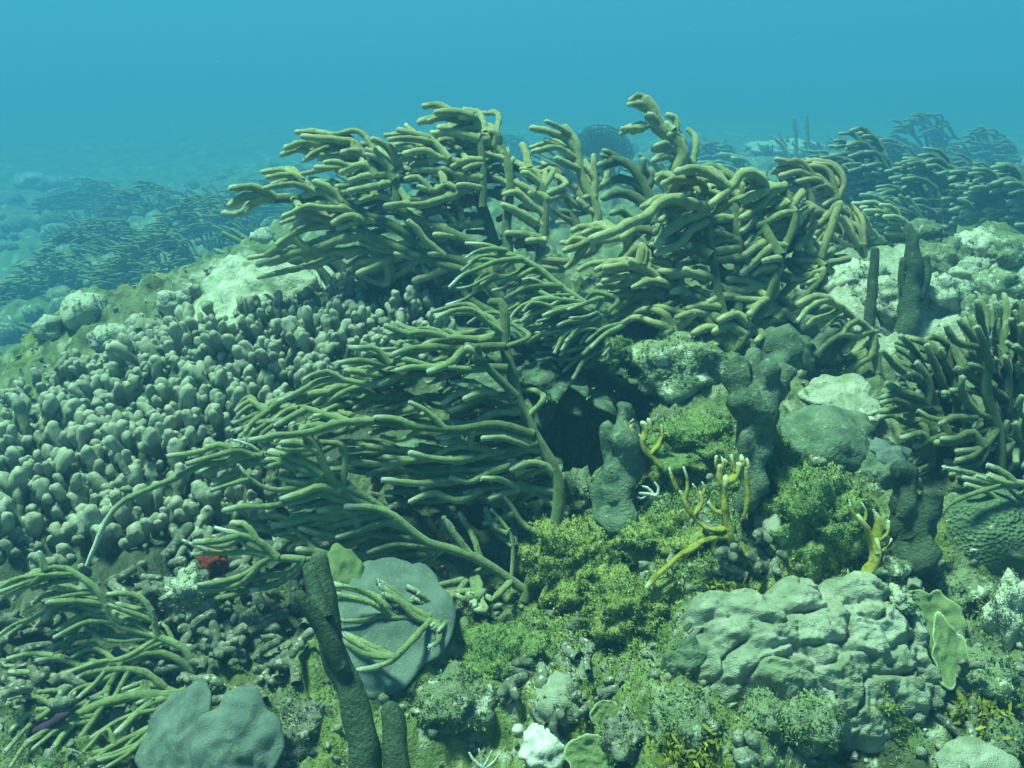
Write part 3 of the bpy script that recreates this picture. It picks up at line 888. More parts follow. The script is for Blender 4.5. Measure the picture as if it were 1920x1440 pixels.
def blades(points, normals, n_each, size, palette, seed=0, tilt=0.8, width=0.45):
    """Small curled leaf faces growing from points; returns verts, faces, colours."""
    g = np.random.default_rng(seed); p = np.repeat(points, n_each, 0); nn = np.repeat(normals, n_each, 0); N = len(p)
    dirs = nn + g.normal(size=(N, 3)) * tilt; dirs /= np.linalg.norm(dirs, axis=1)[:, None]
    side = np.cross(dirs, g.normal(size=(N, 3))); side /= np.linalg.norm(side, axis=1)[:, None] + 1e-9
    bend = np.cross(dirs, side); s = (size * g.uniform(0.5, 1.4, N))[:, None]
    jit = g.normal(size=(N, 3)) * size * 0.5; b = p + jit
    v0 = b - side * s * width * 0.3; v1 = b + side * s * width * 0.3
    v2 = b + dirs * s * 0.6 + side * s * width * 0.55 + bend * s * 0.1; v3 = b + dirs * s * 0.6 - side * s * width * 0.55 + bend * s * 0.1
    v4 = b + dirs * s + bend * s * 0.35
    V = np.stack([v0, v1, v2, v3, v4], 1).reshape(-1, 3); k = np.arange(N)[:, None] * 5
    F = [tuple(x) for x in (k + np.array([[0, 1, 2, 3]])).tolist()] + [tuple(x) for x in (k + np.array([[3, 2, 4]])).tolist()]
    pal = np.array(palette); c = pal[g.integers(0, len(pal), N)] * g.uniform(0.8, 1.2, (N, 1)); c = np.repeat(c, 5, 0)
    gn = np.cross(v1 - v0, v2 - v1); gn /= np.linalg.norm(gn, axis=1)[:, None] + 1e-12; fl = (gn * nn).sum(1) < 0
    V = V.reshape(N, 5, 3); V[fl] = V[fl][:, [1, 0, 3, 2, 4]]; V = V.reshape(-1, 3); gn[fl] *= -1
    nb = gn + nn * 0.7; nb /= np.linalg.norm(nb, axis=1)[:, None]; blades.normals = np.repeat(nb, 5, 0)
    return V, F, np.concatenate([c, np.ones((len(c), 1))], 1)
GREEN = [(0.17, 0.26, 0.075), (0.22, 0.31, 0.095), (0.14, 0.21, 0.065), (0.28, 0.36, 0.14), (0.18, 0.25, 0.10)]
YGREEN = [(0.26, 0.30, 0.08), (0.20, 0.26, 0.07), (0.32, 0.34, 0.11), (0.16, 0.20, 0.06), (0.38, 0.40, 0.23)]
GREY = [(0.15, 0.19, 0.10), (0.19, 0.23, 0.13), (0.11, 0.15, 0.07), (0.24, 0.27, 0.17), (0.13, 0.19, 0.07)]
def algae_mound(px, py, rx, ry, label, palette, seed, n=1400, size=0.012, d=None, core='rock', deep=0.8, sink=0.0):
    p, dd = hit(px, py + ry * 0.5); d = d or dd; k = d / FPX
    rx *= 1.25; c = P(px, py, d) + np.array([0, rx * k * deep * 0.6, -0.02 - sink])
    root = empty('algae_mound', c, label, 'algae')
    core = 'moss_y' if palette[0] == YGREEN[0] else 'moss'
    V, f = rock_mesh(rx * k, rx * k * deep, ry * k, seed, 0.6, 2.0, 5)
    mesh_obj('rock_core', V, f, M[core], root, attrs={'bare': np.zeros(len(V))})
    size *= 0.27; n = int(n * 3.6)
    g = np.random.default_rng(seed); pick = g.integers(0, len(V), n)
    nn = V[pick] / np.array([rx * k, rx * k * deep, ry * k]) ** 2; nn /= np.linalg.norm(nn, axis=1)[:, None]
    up = nn[:, 2] > -0.45
    bv, bf, bc = blades(V[pick][up], nn[up], 3, size, palette, seed)
    tag(mesh_obj('fronds', bv, bf, M['turf'], root, attrs={'col': bc}, normals=blades.normals), kind='stuff')
    return root

def frame(nrm):
    nrm = np.array(nrm, float); nrm /= np.linalg.norm(nrm); e1 = np.cross([0, 1, 0], nrm)
    if np.linalg.norm(e1) < 1e-3: e1 = np.array([1.0, 0, 0])
    e1 = np.array([1.0, 0, 0]) - nrm * nrm[0]; e1 /= np.linalg.norm(e1); e2 = np.cross(nrm, e1); return e1, e2, nrm
def disc(name, label, cat, px, py, rx, ry, m, nrm=(0, -0.5, 0.85), dome=0.25, thick=0.12, wav=0.08, seed=0, d=None, rim=0.0, ripple=0.02, lift=0.0, group=None, parent=None, cup=False):
    """A thin rounded plate (or low dome) with a wavy rim, lying in the plane square to nrm."""
    p, dd = hit(px, py); d = (d or dd) - lift; c = P(px, py, d); e1, e2, e3 = frame(nrm); r = ray(px, py); k = d / FPX
    ry_ = ry * k / max(0.25, abs(e3.dot(r / np.linalg.norm(r)))); rx_ = rx * k
    NA, NRr = 56, 14; a = np.arange(NA) * 2 * math.pi / NA; rads = np.linspace(0.04, 1, NRr) ** 0.8
    rimf = 1 + 0.035 * perlin(np.stack([np.cos(a) * 6, np.sin(a) * 6, 0 * a + seed], -1)) + wav * (1.2 * np.sin(3 * a + seed) + np.sin(5 * a + 2.1 * seed) * 0.8 + 0.5 * np.sin(9 * a + seed * 5))
    U = rads[:, None] * rimf[None] * np.cos(a)[None]; W = rads[:, None] * rimf[None] * np.sin(a)[None]
    rr_ = np.repeat(rads[:, None], NA, 1); s = min(rx_, ry_)
    hgt = dome * s * ((1 - rr_ ** 2) if not cup else rr_ ** 1.6) + ripple * s * 4 * fbm(np.stack([U * 3, W * 3, 0 * U + seed], -1), 2) + wav * s * 0.5 * np.sin(4 * a + seed)[None] * rr_ ** 2
    top = c + U[..., None] * rx_ * e1 + W[..., None] * ry_ * e2 + hgt[..., None] * e3
    bot = top - e3 * (thick * s * (1.02 - 0.75 * rr_ ** 3))[..., None]
    V = np.concatenate([top.reshape(-1, 3), bot.reshape(-1, 3), [top[0].mean(0)], [bot[0].mean(0)]]); n = NA * NRr; F = []
    for i in range(NRr - 1):
        for j in range(NA):
            k2 = (j + 1) % NA; A, B, Cc, D = i * NA + j, i * NA + k2, (i + 1) * NA + k2, (i + 1) * NA + j
            F.append((A, D, Cc, B)); F.append((n + A, n + B, n + Cc, n + D))
    for j in range(NA):
        k2 = (j + 1) % NA; e = (NRr - 1) * NA
        F.append((e + j, n + e + j, n + e + k2, e + k2)); F.append((j, k2, 2 * n)); F.append((n + k2, n + j, 2 * n + 1))
    ba = np.clip((rr_ - 0.9) / 0.08, 0, 1) * rim; ba = np.concatenate([ba.ravel(), ba.ravel(), [0, 0]])
    o = mesh_obj(name, V - c, F, M[m], loc=tuple(c), attrs={'bare': ba})
    if parent is not None: o.parent = parent; o.location = tuple(c - np.array(parent.location)); return o
    return tag(o, label, cat, group)

def rods(name, label, cat, m, d, lines, part='branch', base=None, lump=0.1, sides=12, flat=1.0, lscale=26, group=None, tipbare=None):
    """Sponge columns, whips and fire coral: a few traced limbs 'x,y x,y r.. R.. w..' (r base, R tip radius in px, z depth offset at the tip)."""
    ls = parse(lines); b = base or ls[0]['pts'][0]; bp = P(b[0], b[1], d); root = empty(name, bp, label, cat, group); first = True
    for s in ls:
        r0 = s.get('r', 10) * d / FPX; r1 = s.get('R', s.get('r', 10)) * d / FPX; n = len(s['pts']); z = s.get('z', 0); o0 = s.get('o', 0)
        w3 = [P(x, y, d + o0 + z * i / (n - 1)) - bp for i, (x, y) in enumerate(s['pts'])]
        V, f, bv = tube(w3, r0, r1, sides, seg=0.012, lump=lump, lscale=lscale, flat=s.get('f', flat), bare=(1 - s['w']) if 'w' in s and s['w'] is not True else tipbare)
        mesh_obj(part if not first else ('stem' if len(ls) > 1 else part), V, f, M[m], root, attrs={'bare': bv}); first = False
    return root

# ------------------------------------------------------------------ finger coral thickets on the left slope
VAR = []
for k in range(14):
    L = random.uniform(0.068, 0.11); b = random.uniform(-0.03, 0.03); b2_ = random.uniform(-0.02, 0.02)
    parts_ = [tube([(0, 0, -0.02), (b, b2_ * 0.5, L * 0.45), (b * 1.5, b2_, L)], 0.0125, random.uniform(0.0145, 0.0195), 9, seg=0.009, lump=0.34, lscale=58, swell=0.16)]
    for q in range((0, 1, 2, 1, 2, 0, 1)[k % 7]):          # side knobs and forks
        a = random.uniform(0, 6.28); z0 = L * random.uniform(0.3, 0.6); sx, sy = math.cos(a), math.sin(a); ll = random.uniform(0.6, 1.05) * L
        parts_.append(tube([(b * 0.9, b2_ * 0.5, z0), (b + sx * 0.024, b2_ * 0.6 + sy * 0.024, z0 + (ll - z0) * 0.5), (b + sx * 0.034, b2_ * 0.6 + sy * 0.034, max(ll, z0 + 0.015))], 0.0105, random.uniform(0.012, 0.017), 9, seg=0.009, lump=0.34, lscale=58, swell=0.16))
    V, f = [], []; n_ = 0
    for v_, f_, _b in parts_: f += [tuple(i + n_ for i in q) for q in f_]; V.append(v_); n_ += len(v_)
    V = np.vstack(V); bv = np.clip((V[:, 2] / L - 0.45) / 0.5, 0, 1) * (0.75 + 0.5 * perlin(V * 60))  # algae-dark feet, pale tips; also paints gap shade and highlights onto the fingers
    me = mesh_obj('branch', V, f, M['finger'], attrs={'bare': bv}); VAR.append(me.data); bpy.data.objects.remove(me)
def finger_coral(px, py, rpx, label, n, seed, scale=1.0, ysq=0.62):
    g = random.Random(seed); p0, d0 = hit(px, py); root = empty('finger_coral', p0, label, 'finger coral'); k = d0 / FPX
    n0 = normal_at(p0[0], p0[1], 0.08); got = []; tries = 0
    rw = rpx * k
    while len(got) < n and tries < n * 30:
        tries += 1; a = g.uniform(0, 2 * math.pi); q = math.sqrt(g.random()); x = p0[0] + rw * q * math.cos(a); y = p0[1] + rw * 1.25 * q * math.sin(a)
        if any((x - u) ** 2 + (y - w_) ** 2 < (0.041 * scale) ** 2 for u, w_, _ in got): continue
        got.append((x, y, q))
    hs = H0(np.array([u for u, _, _ in got]), np.array([w_ for _, w_, _ in got]))
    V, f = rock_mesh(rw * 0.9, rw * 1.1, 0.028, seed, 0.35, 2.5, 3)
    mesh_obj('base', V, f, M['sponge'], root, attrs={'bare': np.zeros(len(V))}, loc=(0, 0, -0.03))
    for (x, y, q), h in zip(got, hs):
        out = np.array([x - p0[0], y - p0[1], 0]) / rw
        z = h + 0.05 * scale * (1 - q * q) + g.uniform(-0.055, 0.012)
        dr = Vector(n0 * 0.3 + out * 0.5 + np.array([g.gauss(0, 0.36), g.gauss(0, 0.36) + 0.05, 0.95])).normalized()
        o = bpy.data.objects.new('branch', VAR[g.randrange(len(VAR))]); col.objects.link(o); o.parent = root
        o.location = Vector((x, y, z)) - Vector(root.location)
        o.rotation_euler = (dr.to_track_quat('Z', 'Y') @ Matrix.Rotation(g.uniform(0, 6.28), 3, 'Z').to_quaternion()).to_euler()
        s = scale * g.uniform(0.66, 1.25); o.scale = (s, s, s * g.uniform(0.95, 1.4))
    return root
for i, (px, py, rp, n, sc, lab) in enumerate([
    (55, 850, 80, 34, 1.0, 'finger coral clump at the far left edge where the slope drops into haze'),
    (55, 985, 85, 34, 1.05, 'finger coral clump at the left edge above the arched sea rod fingers'),
    (165, 790, 85, 36, 1.0, 'finger coral clump crowning the left end of the slope'),
    (180, 905, 90, 38, 1.05, 'finger coral clump just left of the bare whitish branch end'),
    (190, 1040, 75, 26, 1.05, 'finger coral clump around the foot of the bare whitish branch'),
    (285, 735, 85, 36, 1.0, 'finger coral clump on the crest, second from the left end'),
    (300, 850, 90, 36, 1.05, 'finger coral clump above the long arching branch'),
    (310, 985, 80, 20, 1.05, 'sparse finger coral clump in the shaded hole beside the red sponge'),
    (400, 680, 85, 40, 0.92, 'finger coral clump below the pale sandy slab'),
    (415, 795, 85, 36, 1.0, 'finger coral clump behind the leftmost tips of the long stemmed sea rod'),
    (500, 630, 85, 44, 0.85, 'finger coral clump at the right foot of the pale slab'),
    (540, 720, 80, 40, 0.95, 'tall finger coral clump touching the upper fingers of the green sea rod'),
    (610, 590, 85, 46, 0.78, 'small fingered coral clump midway along the slope'),
    (640, 655, 75, 38, 0.9, 'upright finger coral clump directly above the green sea rod'),
    (710, 570, 80, 44, 0.75, 'small finger coral clump under the lowest olive fingers'),
    (760, 630, 75, 36, 0.85, 'finger coral clump half covered by the top of the green sea rod'),
    (800, 555, 75, 38, 0.72, 'finger coral clump in the shade beneath the big olive sea rod'),
    (110, 748, 70, 28, 0.9, 'finger coral clump on the crest at the left, above the end clump'),
    (225, 692, 70, 30, 0.88, 'finger coral clump on the crest, left of the sloping pale slab'),
    (330, 648, 60, 26, 0.85, 'finger coral clump touching the lower end of the sloping pale slab'),
    (480, 930, 80, 30, 1.0, 'dark finger coral clump seen between the white tipped fingers')]):
    finger_coral(px, py, rp * 1.08, lab, int(n * 2.0), 100 + i, sc * 0.72)

# broken coral pieces
gr = random.Random(5); LAB = 'broken grey coral finger lying in the rubble at lower left'
RV = []
for k in range(6):
    L = gr.uniform(0.04, 0.085); b = gr.uniform(-0.015, 0.015)
    V, f, bv = tube([(0, 0, 0), (L * 0.5, b, 0.004), (L, b * 0.4, 0)], 0.011, 0.0125, 8, seg=0.012, lump=0.2, lscale=60)
    if k % 2:
        V2, f2, b2 = tube([(L * 0.5, b, 0.004), (L * 0.7, b + 0.02, 0.01), (L * 0.8, b + 0.035, 0.012)], 0.009, 0.011, 8, seg=0.012, lump=0.2, lscale=60)
        f = f + [tuple(i + len(V) for i in q) for q in f2]; V = np.vstack([V, V2]); bv = np.append(bv, b2)
    me = mesh_obj('broken_coral', V, f, M['dead'], attrs={'bare': bv}); RV.append(me.data); bpy.data.objects.remove(me)
def rubble(cx, cy, sx, sy, n, label, group, sc=1.0):
    for k in range(n):
        p, d = hit(gr.gauss(cx, sx), gr.gauss(cy, sy))
        o = bpy.data.objects.new('broken_coral', gr.choice(RV)); col.objects.link(o)
        o.location = (p[0], p[1], float(H(p[0], p[1])) + gr.uniform(-0.004, 0.028)); s = sc * gr.uniform(0.5, 0.95); o.scale = (s, s, s)
        o.rotation_euler = (gr.gauss(0, 0.4), gr.gauss(0, 0.45), gr.uniform(0, 6.28)); tag(o, label, 'coral rubble', group)
rubble(440, 1185, 85, 60, 120, 'broken grey coral finger in the rubble left of the dark forked sponge', 'rubble beside the forked sponge')
rubble(90, 1230, 70, 55, 50, 'broken grey coral finger in the lower left corner rubble', 'rubble in the lower left corner')
rubble(330, 1110, 60, 40, 20, 'broken grey coral finger below the red sponge', 'rubble below the red sponge')
rubble(1395, 1062, 40, 28, 16, 'pale coral chip among the algae under the yellow fire coral', 'pale chips under the fire coral', 0.8)
rubble(1070, 1300, 70, 40, 22, 'pale coral chip on the green bottom near the small green disc', 'pale chips by the green discs', 0.8)
rubble(1790, 1330, 60, 45, 20, 'pale coral chip right of the lumpy coral', 'pale chips by the lumpy coral', 0.8)
rubble(780, 960, 60, 50, 30, 'dark broken coral finger in the shade under the green sea rod', 'rubble under the green sea rod')

# ------------------------------------------------------------------ sponges, columns and whips
rods('forked_sponge', 'dark forked sponge rod leaning left, in the bottom foreground', 'sponge', 'sponge', dep(690, 1440, -0.13),
 '''690,1480 678,1370 655,1295 632,1240 618,1180 608,1110 598,1050 r33 R17 z.04
640,1250 615,1195 588,1155 562,1118 r18 R12 z-.02
610,1160 590,1110 580,1065 r16 R12 z.03
748,1480 740,1390 733,1335 r29 R20 z.02''', lump=0.13)
rods('column_sponge', 'stubby two lobed grey green column beside the dark hollow', 'sponge', 'sponge_g', dep(1155, 1000, -0.02),
 '''1158,1010 1160,930 1168,850 1170,790 1166,768 r46 R15
1150,960 1142,880 1140,800 r26 R12
1185,900 1192,850 1188,820 r16 R10
1130,960 1120,920 1124,890 r18 R10
1170,820 1178,790 1182,775 r12 R8''', part='lobe', lump=0.5, lscale=28)
rods('column_sponge', 'fuzzy dark grey many lobed column in front of the drooping sea rod', 'sponge', 'sponge_g', dep(1410, 960, -0.06),
 '''1410,960 1412,880 1408,800 1400,740 r26 R32
1405,780 1390,720 1385,685 r30 R22
1405,770 1410,710 1412,672 r28 R20 z.03
1410,780 1435,730 1442,690 r28 R20
1410,790 1450,745 1468,700 r24 R18 z.03''', part='lobe', lump=0.48, lscale=30)
rods('rod_sponge', 'thick dark upright sponge post against the pale reef at right', 'sponge', 'sponge', dep(1700, 625, -0.02),
 '''1700,635 1706,560 1712,500 1708,450 1704,428 r24 R9
1722,560 1734,520 1738,485 r13 R7
1706,590 1690,520 1694,488 r10 R6''', lump=0.22)
rods('rod_sponge', 'thin dark upright sponge post left of the thick one', 'sponge', 'sponge', dep(1628, 615, -0.02),
 '''1628,622 1634,560 1637,510 1641,470 r12 R7''', part='stalk', lump=0.12)
rods('column_sponge', 'broad dark shadowy column right of the yellow fire coral fan', 'sponge', 'sponge', dep(1712, 1075, -0.03),
 '''1712,1080 1708,1010 1700,940 1690,880 r48 R18
1716,1040 1740,980 1745,930 r26 R14''', part='lobe', lump=0.48, lscale=30)
rods('rod_sponge', 'arched dark sponge lying over the pale slab under the olive fingers', 'sponge', 'sponge', dep(640, 545, -0.05),
 '''655,535 640,505 615,488 580,486 545,490 r15 R9
628,548 612,520 600,505 r11 R8''', part='stalk', lump=0.12)
tag(rock(396, 1062, 25, 26, 'red', 'round red sponge in the shaded hole at left', 'sponge', 'red_sponge', seed=11, rough=0.35, freq=3.0, d=dep(396, 1090, -0.04)))
rock(708, 1050, 24, 20, 'yellow', 'small yellow sponge with white edge beneath the green sea rod', 'sponge', 'yellow_sponge', seed=12, rough=0.6, freq=3, d=dep(712, 1070, -0.12))
rock(702, 1076, 20, 13, 'white', 'small white crust below the yellow sponge', 'sponge', 'white_crust', seed=13, rough=0.6, freq=3, d=dep(712, 1080, -0.13))
rods('purple_sponge', 'purple finger sponge in the bottom left corner', 'sponge', 'purple', dep(60, 1380, -0.01), '''10,1400 45,1380 90,1362 125,1340 r12 R6
30,1390 20,1375 5,1370 r10 R7
70,1372 80,1385 100,1392 r9 R6
45,1382 50,1365 62,1352 r8 R5''', part='lobe', lump=0.5, lscale=50)
rods('bare_stalk', 'whitish bent bare stalk standing at far left of the finger coral', 'dead coral', 'dead', dep(215, 1000, -0.1), '''240,890 228,868 222,855 r7 R6''', part='stalk')

# ------------------------------------------------------------------ fire corals
rods('fire_coral', 'yellow fire coral with white knuckled tips and a long low arm, right of centre', 'fire coral', 'fire', dep(1370, 1015, -0.10),
 '''1374,1018 1362,975 1356,935 1360,900 r12.8 R11.4
1360,915 1350,893 1350,878 r10.1 R8.0
1350,885 1342,872 1343,858 r6.1 R4.7 w.2
1353,882 1356,868 1354,860 r5.4 R4.0 w.25
1362,900 1382,890 1384,874 r10.1 R8.0
1378,885 1374,868 1372,856 r6.1 R4.7 w.25
1386,882 1392,868 1391,857 r6.1 R5.4 w.2
1384,885 1403,876 1401,863 r6.1 R4.7 w.12
1396,965 1402,930 1397,880 r6.1 R7.4
1352,960 1338,955 1330,945 r8.0 R6.1
1366,990 1325,990 1296,962 1276,925 r9.4 R7.4
1276,930 1262,900 1256,880 r6.1 R4.0 w.12
1284,935 1290,905 1282,878 r6.1 R4.0 w.12
1300,965 1316,945 1312,925 r6.7 R4.7
1312,935 1306,918 1300,909 r4.0 R3.4 w.2
1314,930 1322,915 1317,905 r4.0 R2.7 w.2
1372,1002 1332,1008 1292,1030 1250,1062 1214,1098 r9.4 R5.4 w.05
1292,1030 1282,1050 1290,1062 r5.4 R4.0
1340,1010 1336,1030 1345,1045 r6.7 R5.4
1388,1018 1404,1042 1416,1068 r8.8 R5.4''', lump=0.45, lscale=55, flat=0.6)
rods('fire_coral', 'small pale fire coral leaning over the two lobed column', 'fire coral', 'fire', dep(1270, 905, -0.03),
 '''1278,908 1245,880 1215,850 1198,822 r8.8 R10.1
1200,830 1188,815 1184,800 r8.0 R6.1
1186,808 1180,795 1186,788 r4.7 R4.0 w.25
1203,825 1212,808 1206,796 r8.8 R7.4 w.3
1210,812 1220,800 1216,788 r5.4 R4.7 w.35
1220,850 1240,825 1240,800 r6.1 R4.0
1240,810 1232,790 1234,777 r3.4 R2.7 w.15
1238,815 1248,812 1254,818 r3.4 R2.7''', lump=0.45, lscale=55, flat=0.6)
rods('fire_coral', 'upright yellow fire coral fan with white dots, before the dark shadowy column', 'fire coral', 'fire', dep(1590, 1105, -0.05),
 '''1576,1112 1612,1088 1634,1058 1640,1020 r9.4 R13.4
1640,1035 1630,1000 1612,972 r13.4 R9.4
1614,980 1598,960 1593,940 r6.7 R4.0 w.12
1622,975 1624,960 1617,946 r6.1 R4.0 w.15
1642,1015 1650,985 1640,960 r10.7 R6.1 w.08
1646,1010 1664,995 1666,980 r8.8 R4.7 w.08
1642,1035 1660,1026 1670,1012 r6.7 R3.4 w.15
1628,1065 1650,1058 1656,1042 r6.7 R5.4
1600,1098 1592,1082 1590,1070 r6.1 R4.0''', lump=0.45, lscale=55, flat=0.55)
rods('white_hydroid', 'tiny white feathery hydroid on the algae left of the yellow fire coral', 'hydroid', 'white', dep(1215, 930, -0.05),
 '''1245,935 1225,928 1200,925 r4 R3
1225,928 1215,915 1205,912 r3 R2
1232,930 1235,915 1228,905 r3 R2
1215,926 1203,935 1195,932 r3 R2''', lump=0.2, sides=6)
rods('white_hydroid', 'small white feathery hydroid on the bottom edge', 'hydroid', 'white', dep(905, 1435, -0.02),
 '''905,1445 903,1425 898,1405 r3 R2
905,1440 888,1425 880,1412 r3 R2
905,1440 915,1425 922,1408 r3 R2
905,1442 925,1430 935,1415 r3 R2''', lump=0.2, sides=6)

# ------------------------------------------------------------------ the big lumpy coral, lower right
def lumpy(px, py, lobes, label, nrm=(0.05, -0.62, 0.78)):
    c, d = hit(px, py); c = P(px, py, d - 0.03); e1, e2, e3 = frame(nrm); Ls = []
    for a, b, r in lobes:
        ry_ = ray(a, b); t = (c - CAM).dot(e3) / ry_.dot(e3); q = CAM + ry_ * t - c; Ls.append((q.dot(e1), q.dot(e2), r * t / FPX))
    Ls = np.array(Ls); lo = Ls[:, :2].min(0) - 0.07; hi = Ls[:, :2].max(0) + 0.07; n = 190
    U, W = np.meshgrid(np.linspace(lo[0], hi[0], n), np.linspace(lo[1], hi[1], n), indexing='ij')
    wq = np.stack([U * 9, W * 9, 0 * U], -1); Uw = U + 0.014 * fbm(wq, 3); Ww = W + 0.014 * fbm(wq + 9, 3)
    h = np.full(U.shape, -0.09); cen = Ls[:, :2].mean(0); ext = np.abs(Ls[:, :2] - cen).max(0) + 0.03
    dm = 0.06 * (1 - ((U - cen[0]) / ext[0]) ** 2 - ((W - cen[1]) / ext[1]) ** 2)
    for i, (a, b, r) in enumerate(Ls):
        rr2 = ((Uw - a) ** 2 + (Ww - b) ** 2 * 1.15) / (r * 1.12) ** 2
        hh = r * 0.95 * np.sqrt(np.clip(1 - rr2, 0, 1)) + 0.012 * math.sin(i * 2.3); h = np.maximum(h, np.where(rr2 < 1, hh, -0.09))
    h = np.where(h > -0.085, h + dm, -0.12 + 0 * h) + 0.007 * fbm(np.stack([U, W, h], -1) * 70, 3) + 0.011 * fbm(np.stack([U, W, h], -1) * 24, 2)
    cr = np.abs(fbm(np.stack([U * 13, W * 15, 0 * U + 4], -1), 2)); h = h - 0.016 * np.clip(1 - cr * 6, 0, 1) ** 1.5
    V = c + U[..., None] * e1 + W[..., None] * e2 + h[..., None] * e3; ix = np.arange(n * n).reshape(n, n)
    F = np.stack([ix[:-1, :-1], ix[1:, :-1], ix[1:, 1:], ix[:-1, 1:]], -1).reshape(-1, 4)
    return tag(mesh_obj('lumpy_coral', (V - c).reshape(-1, 3), F, M['lump'], loc=tuple(c)), label, 'stony coral')
lob = [(1340,1165,48),(1410,1195,58),(1325,1245,46),(1375,1255,45),(1480,1140,42),(1470,1190,40),(1500,1225,48),(1545,1185,52),(1560,1135,36),(1600,1125,40),(1650,1125,42),(1520,1275,55),(1440,1280,60),(1375,1305,50),(1585,1245,46),(1630,1195,50),(1610,1305,62),(1560,1335,48),(1665,1265,45),(1690,1195,40),(1690,1325,38),(1705,1255,34),(1625,1375,48),(1725,1310,28),(1430,1325,40),(1480,1320,34),(1655,1165,30),(1590,1205,30),(1350,1210,34),(1530,1235,26),(1460,1240,30),(1670,1380,30),(1580,1385,34),(1400,1150,34),(1440,1150,30),(1700,1150,26),(1740,1280,20)]
for k in range(12): lob.append((random.gauss(1530, 105), random.gauss(1245, 60), random.uniform(15, 26)))
lumpy(1520, 1255, lob, 'large pale grey lumpy stony coral in the lower right foreground')
rock(1690, 1132, 26, 18, 'pale', 'pale bleached knob on the upper right of the lumpy coral', 'rock', 'bleached_knob', seed=21, d=dep(1690, 1150, -0.10), rough=0.6, freq=2.5)

# ------------------------------------------------------------------ plates and domes
disc('plate_coral', 'smooth grey blue plate under drooping branches, lower left of centre', 'plate coral', 728, 1165, 118, 120, 'plate_g', (-0.12, -0.50, 0.86), dome=0.14, thick=0.2, wav=0.05, seed=1.2, d=dep(728, 1165, -0.06), ripple=0.015)
disc('plate_coral', 'pale greenish slab standing behind the dark forked sponge', 'plate coral', 640, 1085, 42, 60, 'plate_y', (0.1, -0.8, 0.55), dome=0.2, thick=0.2, wav=0.06, seed=2.0, d=dep(650, 1180, 0.0))
disc('plate_coral', 'rounded grey plate at the bottom edge, right of the two', 'plate coral', 445, 1390, 85, 85, 'plate_g', (0.05, -0.75, 0.66), dome=0.28, thick=0.3, wav=0.07, ripple=0.03, seed=3.1, d=dep(445, 1440, -0.05))
disc('plate_coral', 'tilted grey plate at the bottom edge under the arched fingers', 'plate coral', 335, 1385, 70, 85, 'plate_g', (-0.15, -0.62, 0.75), dome=0.25, thick=0.3, wav=0.08, ripple=0.03, seed=4.2, d=dep(335, 1440, -0.04))
disc('plate_coral', 'small green disc near the bottom edge, upper of two', 'plate coral', 1134, 1341, 27, 27, 'plate_y', (0.1, -0.8, 0.55), dome=0.12, thick=0.2, wav=0.05, seed=5, rim=0.8, lift=0.04, cup=True)
disc('plate_coral', 'larger green disc cut by the bottom edge beside white rubble', 'plate coral', 1105, 1418, 46, 40, 'plate_y', (0.05, -0.8, 0.55), dome=0.12, thick=0.15, wav=0.05, seed=6, rim=0.8, lift=0.05, cup=True)
disc('plate_coral', 'scalloped green plate right of the lumpy coral, upper one', 'plate coral', 1745, 1165, 58, 52, 'plate_y', (0.1, -0.75, 0.62), dome=0.12, thick=0.14, wav=0.10, seed=7, rim=0.35, lift=0.06, cup=True)
disc('plate_coral', 'scalloped green plate right of the lumpy coral, lower one', 'plate coral', 1778, 1225, 38, 48, 'plate_y', (0.2, -0.72, 0.62), dome=0.12, thick=0.14, wav=0.12, seed=8.4, rim=0.9, lift=0.08, cup=True)
disc('plate_coral', 'pale round plate on the bottom edge at right', 'plate coral', 1832, 1432, 78, 40, 'lump', (0.0, -0.4, 0.9), dome=0.15, thick=0.3, wav=0.05, seed=9, rim=0.0, lift=0.04)
disc('ridged_coral', 'dark round coral with fine ridges at the right edge under thin fingers', 'stony coral', 1868, 1000, 98, 82, 'brain', (-0.15, -0.75, 0.6), dome=0.45, thick=0.5, wav=0.03, seed=10, lift=0.0, d=dep(1868, 1075, 0.03), ripple=0.01)
disc('flat_rock', 'flat pale green slab left of the bushy dark sea rod', 'rock', 1580, 738, 68, 36, 'pale', (0, -0.25, 0.95), dome=0.10, thick=0.3, wav=0.10, seed=11, d=dep(1580, 775, -0.02))
disc('flat_rock', 'grey blue overhanging slab above the dark shadowy column', 'rock', 1665, 848, 50, 20, 'plate_g', (0.3, -0.3, 0.9), dome=0.2, thick=0.3, wav=0.14, seed=12, d=dep(1665, 880, -0.06))
disc('dead_coral_plate', 'large pale dead coral slab on the left ridge crest', 'rock', 468, 545, 112, 62, 'pale', (-0.2, -0.35, 0.9), dome=0.25, thick=0.5, wav=0.12, seed=13, d=dep(468, 575, 0.0), ripple=0.04)
disc('dead_coral_plate', 'smaller pale slab sloping down left below the big one', 'rock', 385, 620, 72, 46, 'pale', (-0.35, -0.35, 0.85), dome=0.2, thick=0.5, wav=0.14, seed=14, d=dep(385, 645, 0.02), ripple=0.04)

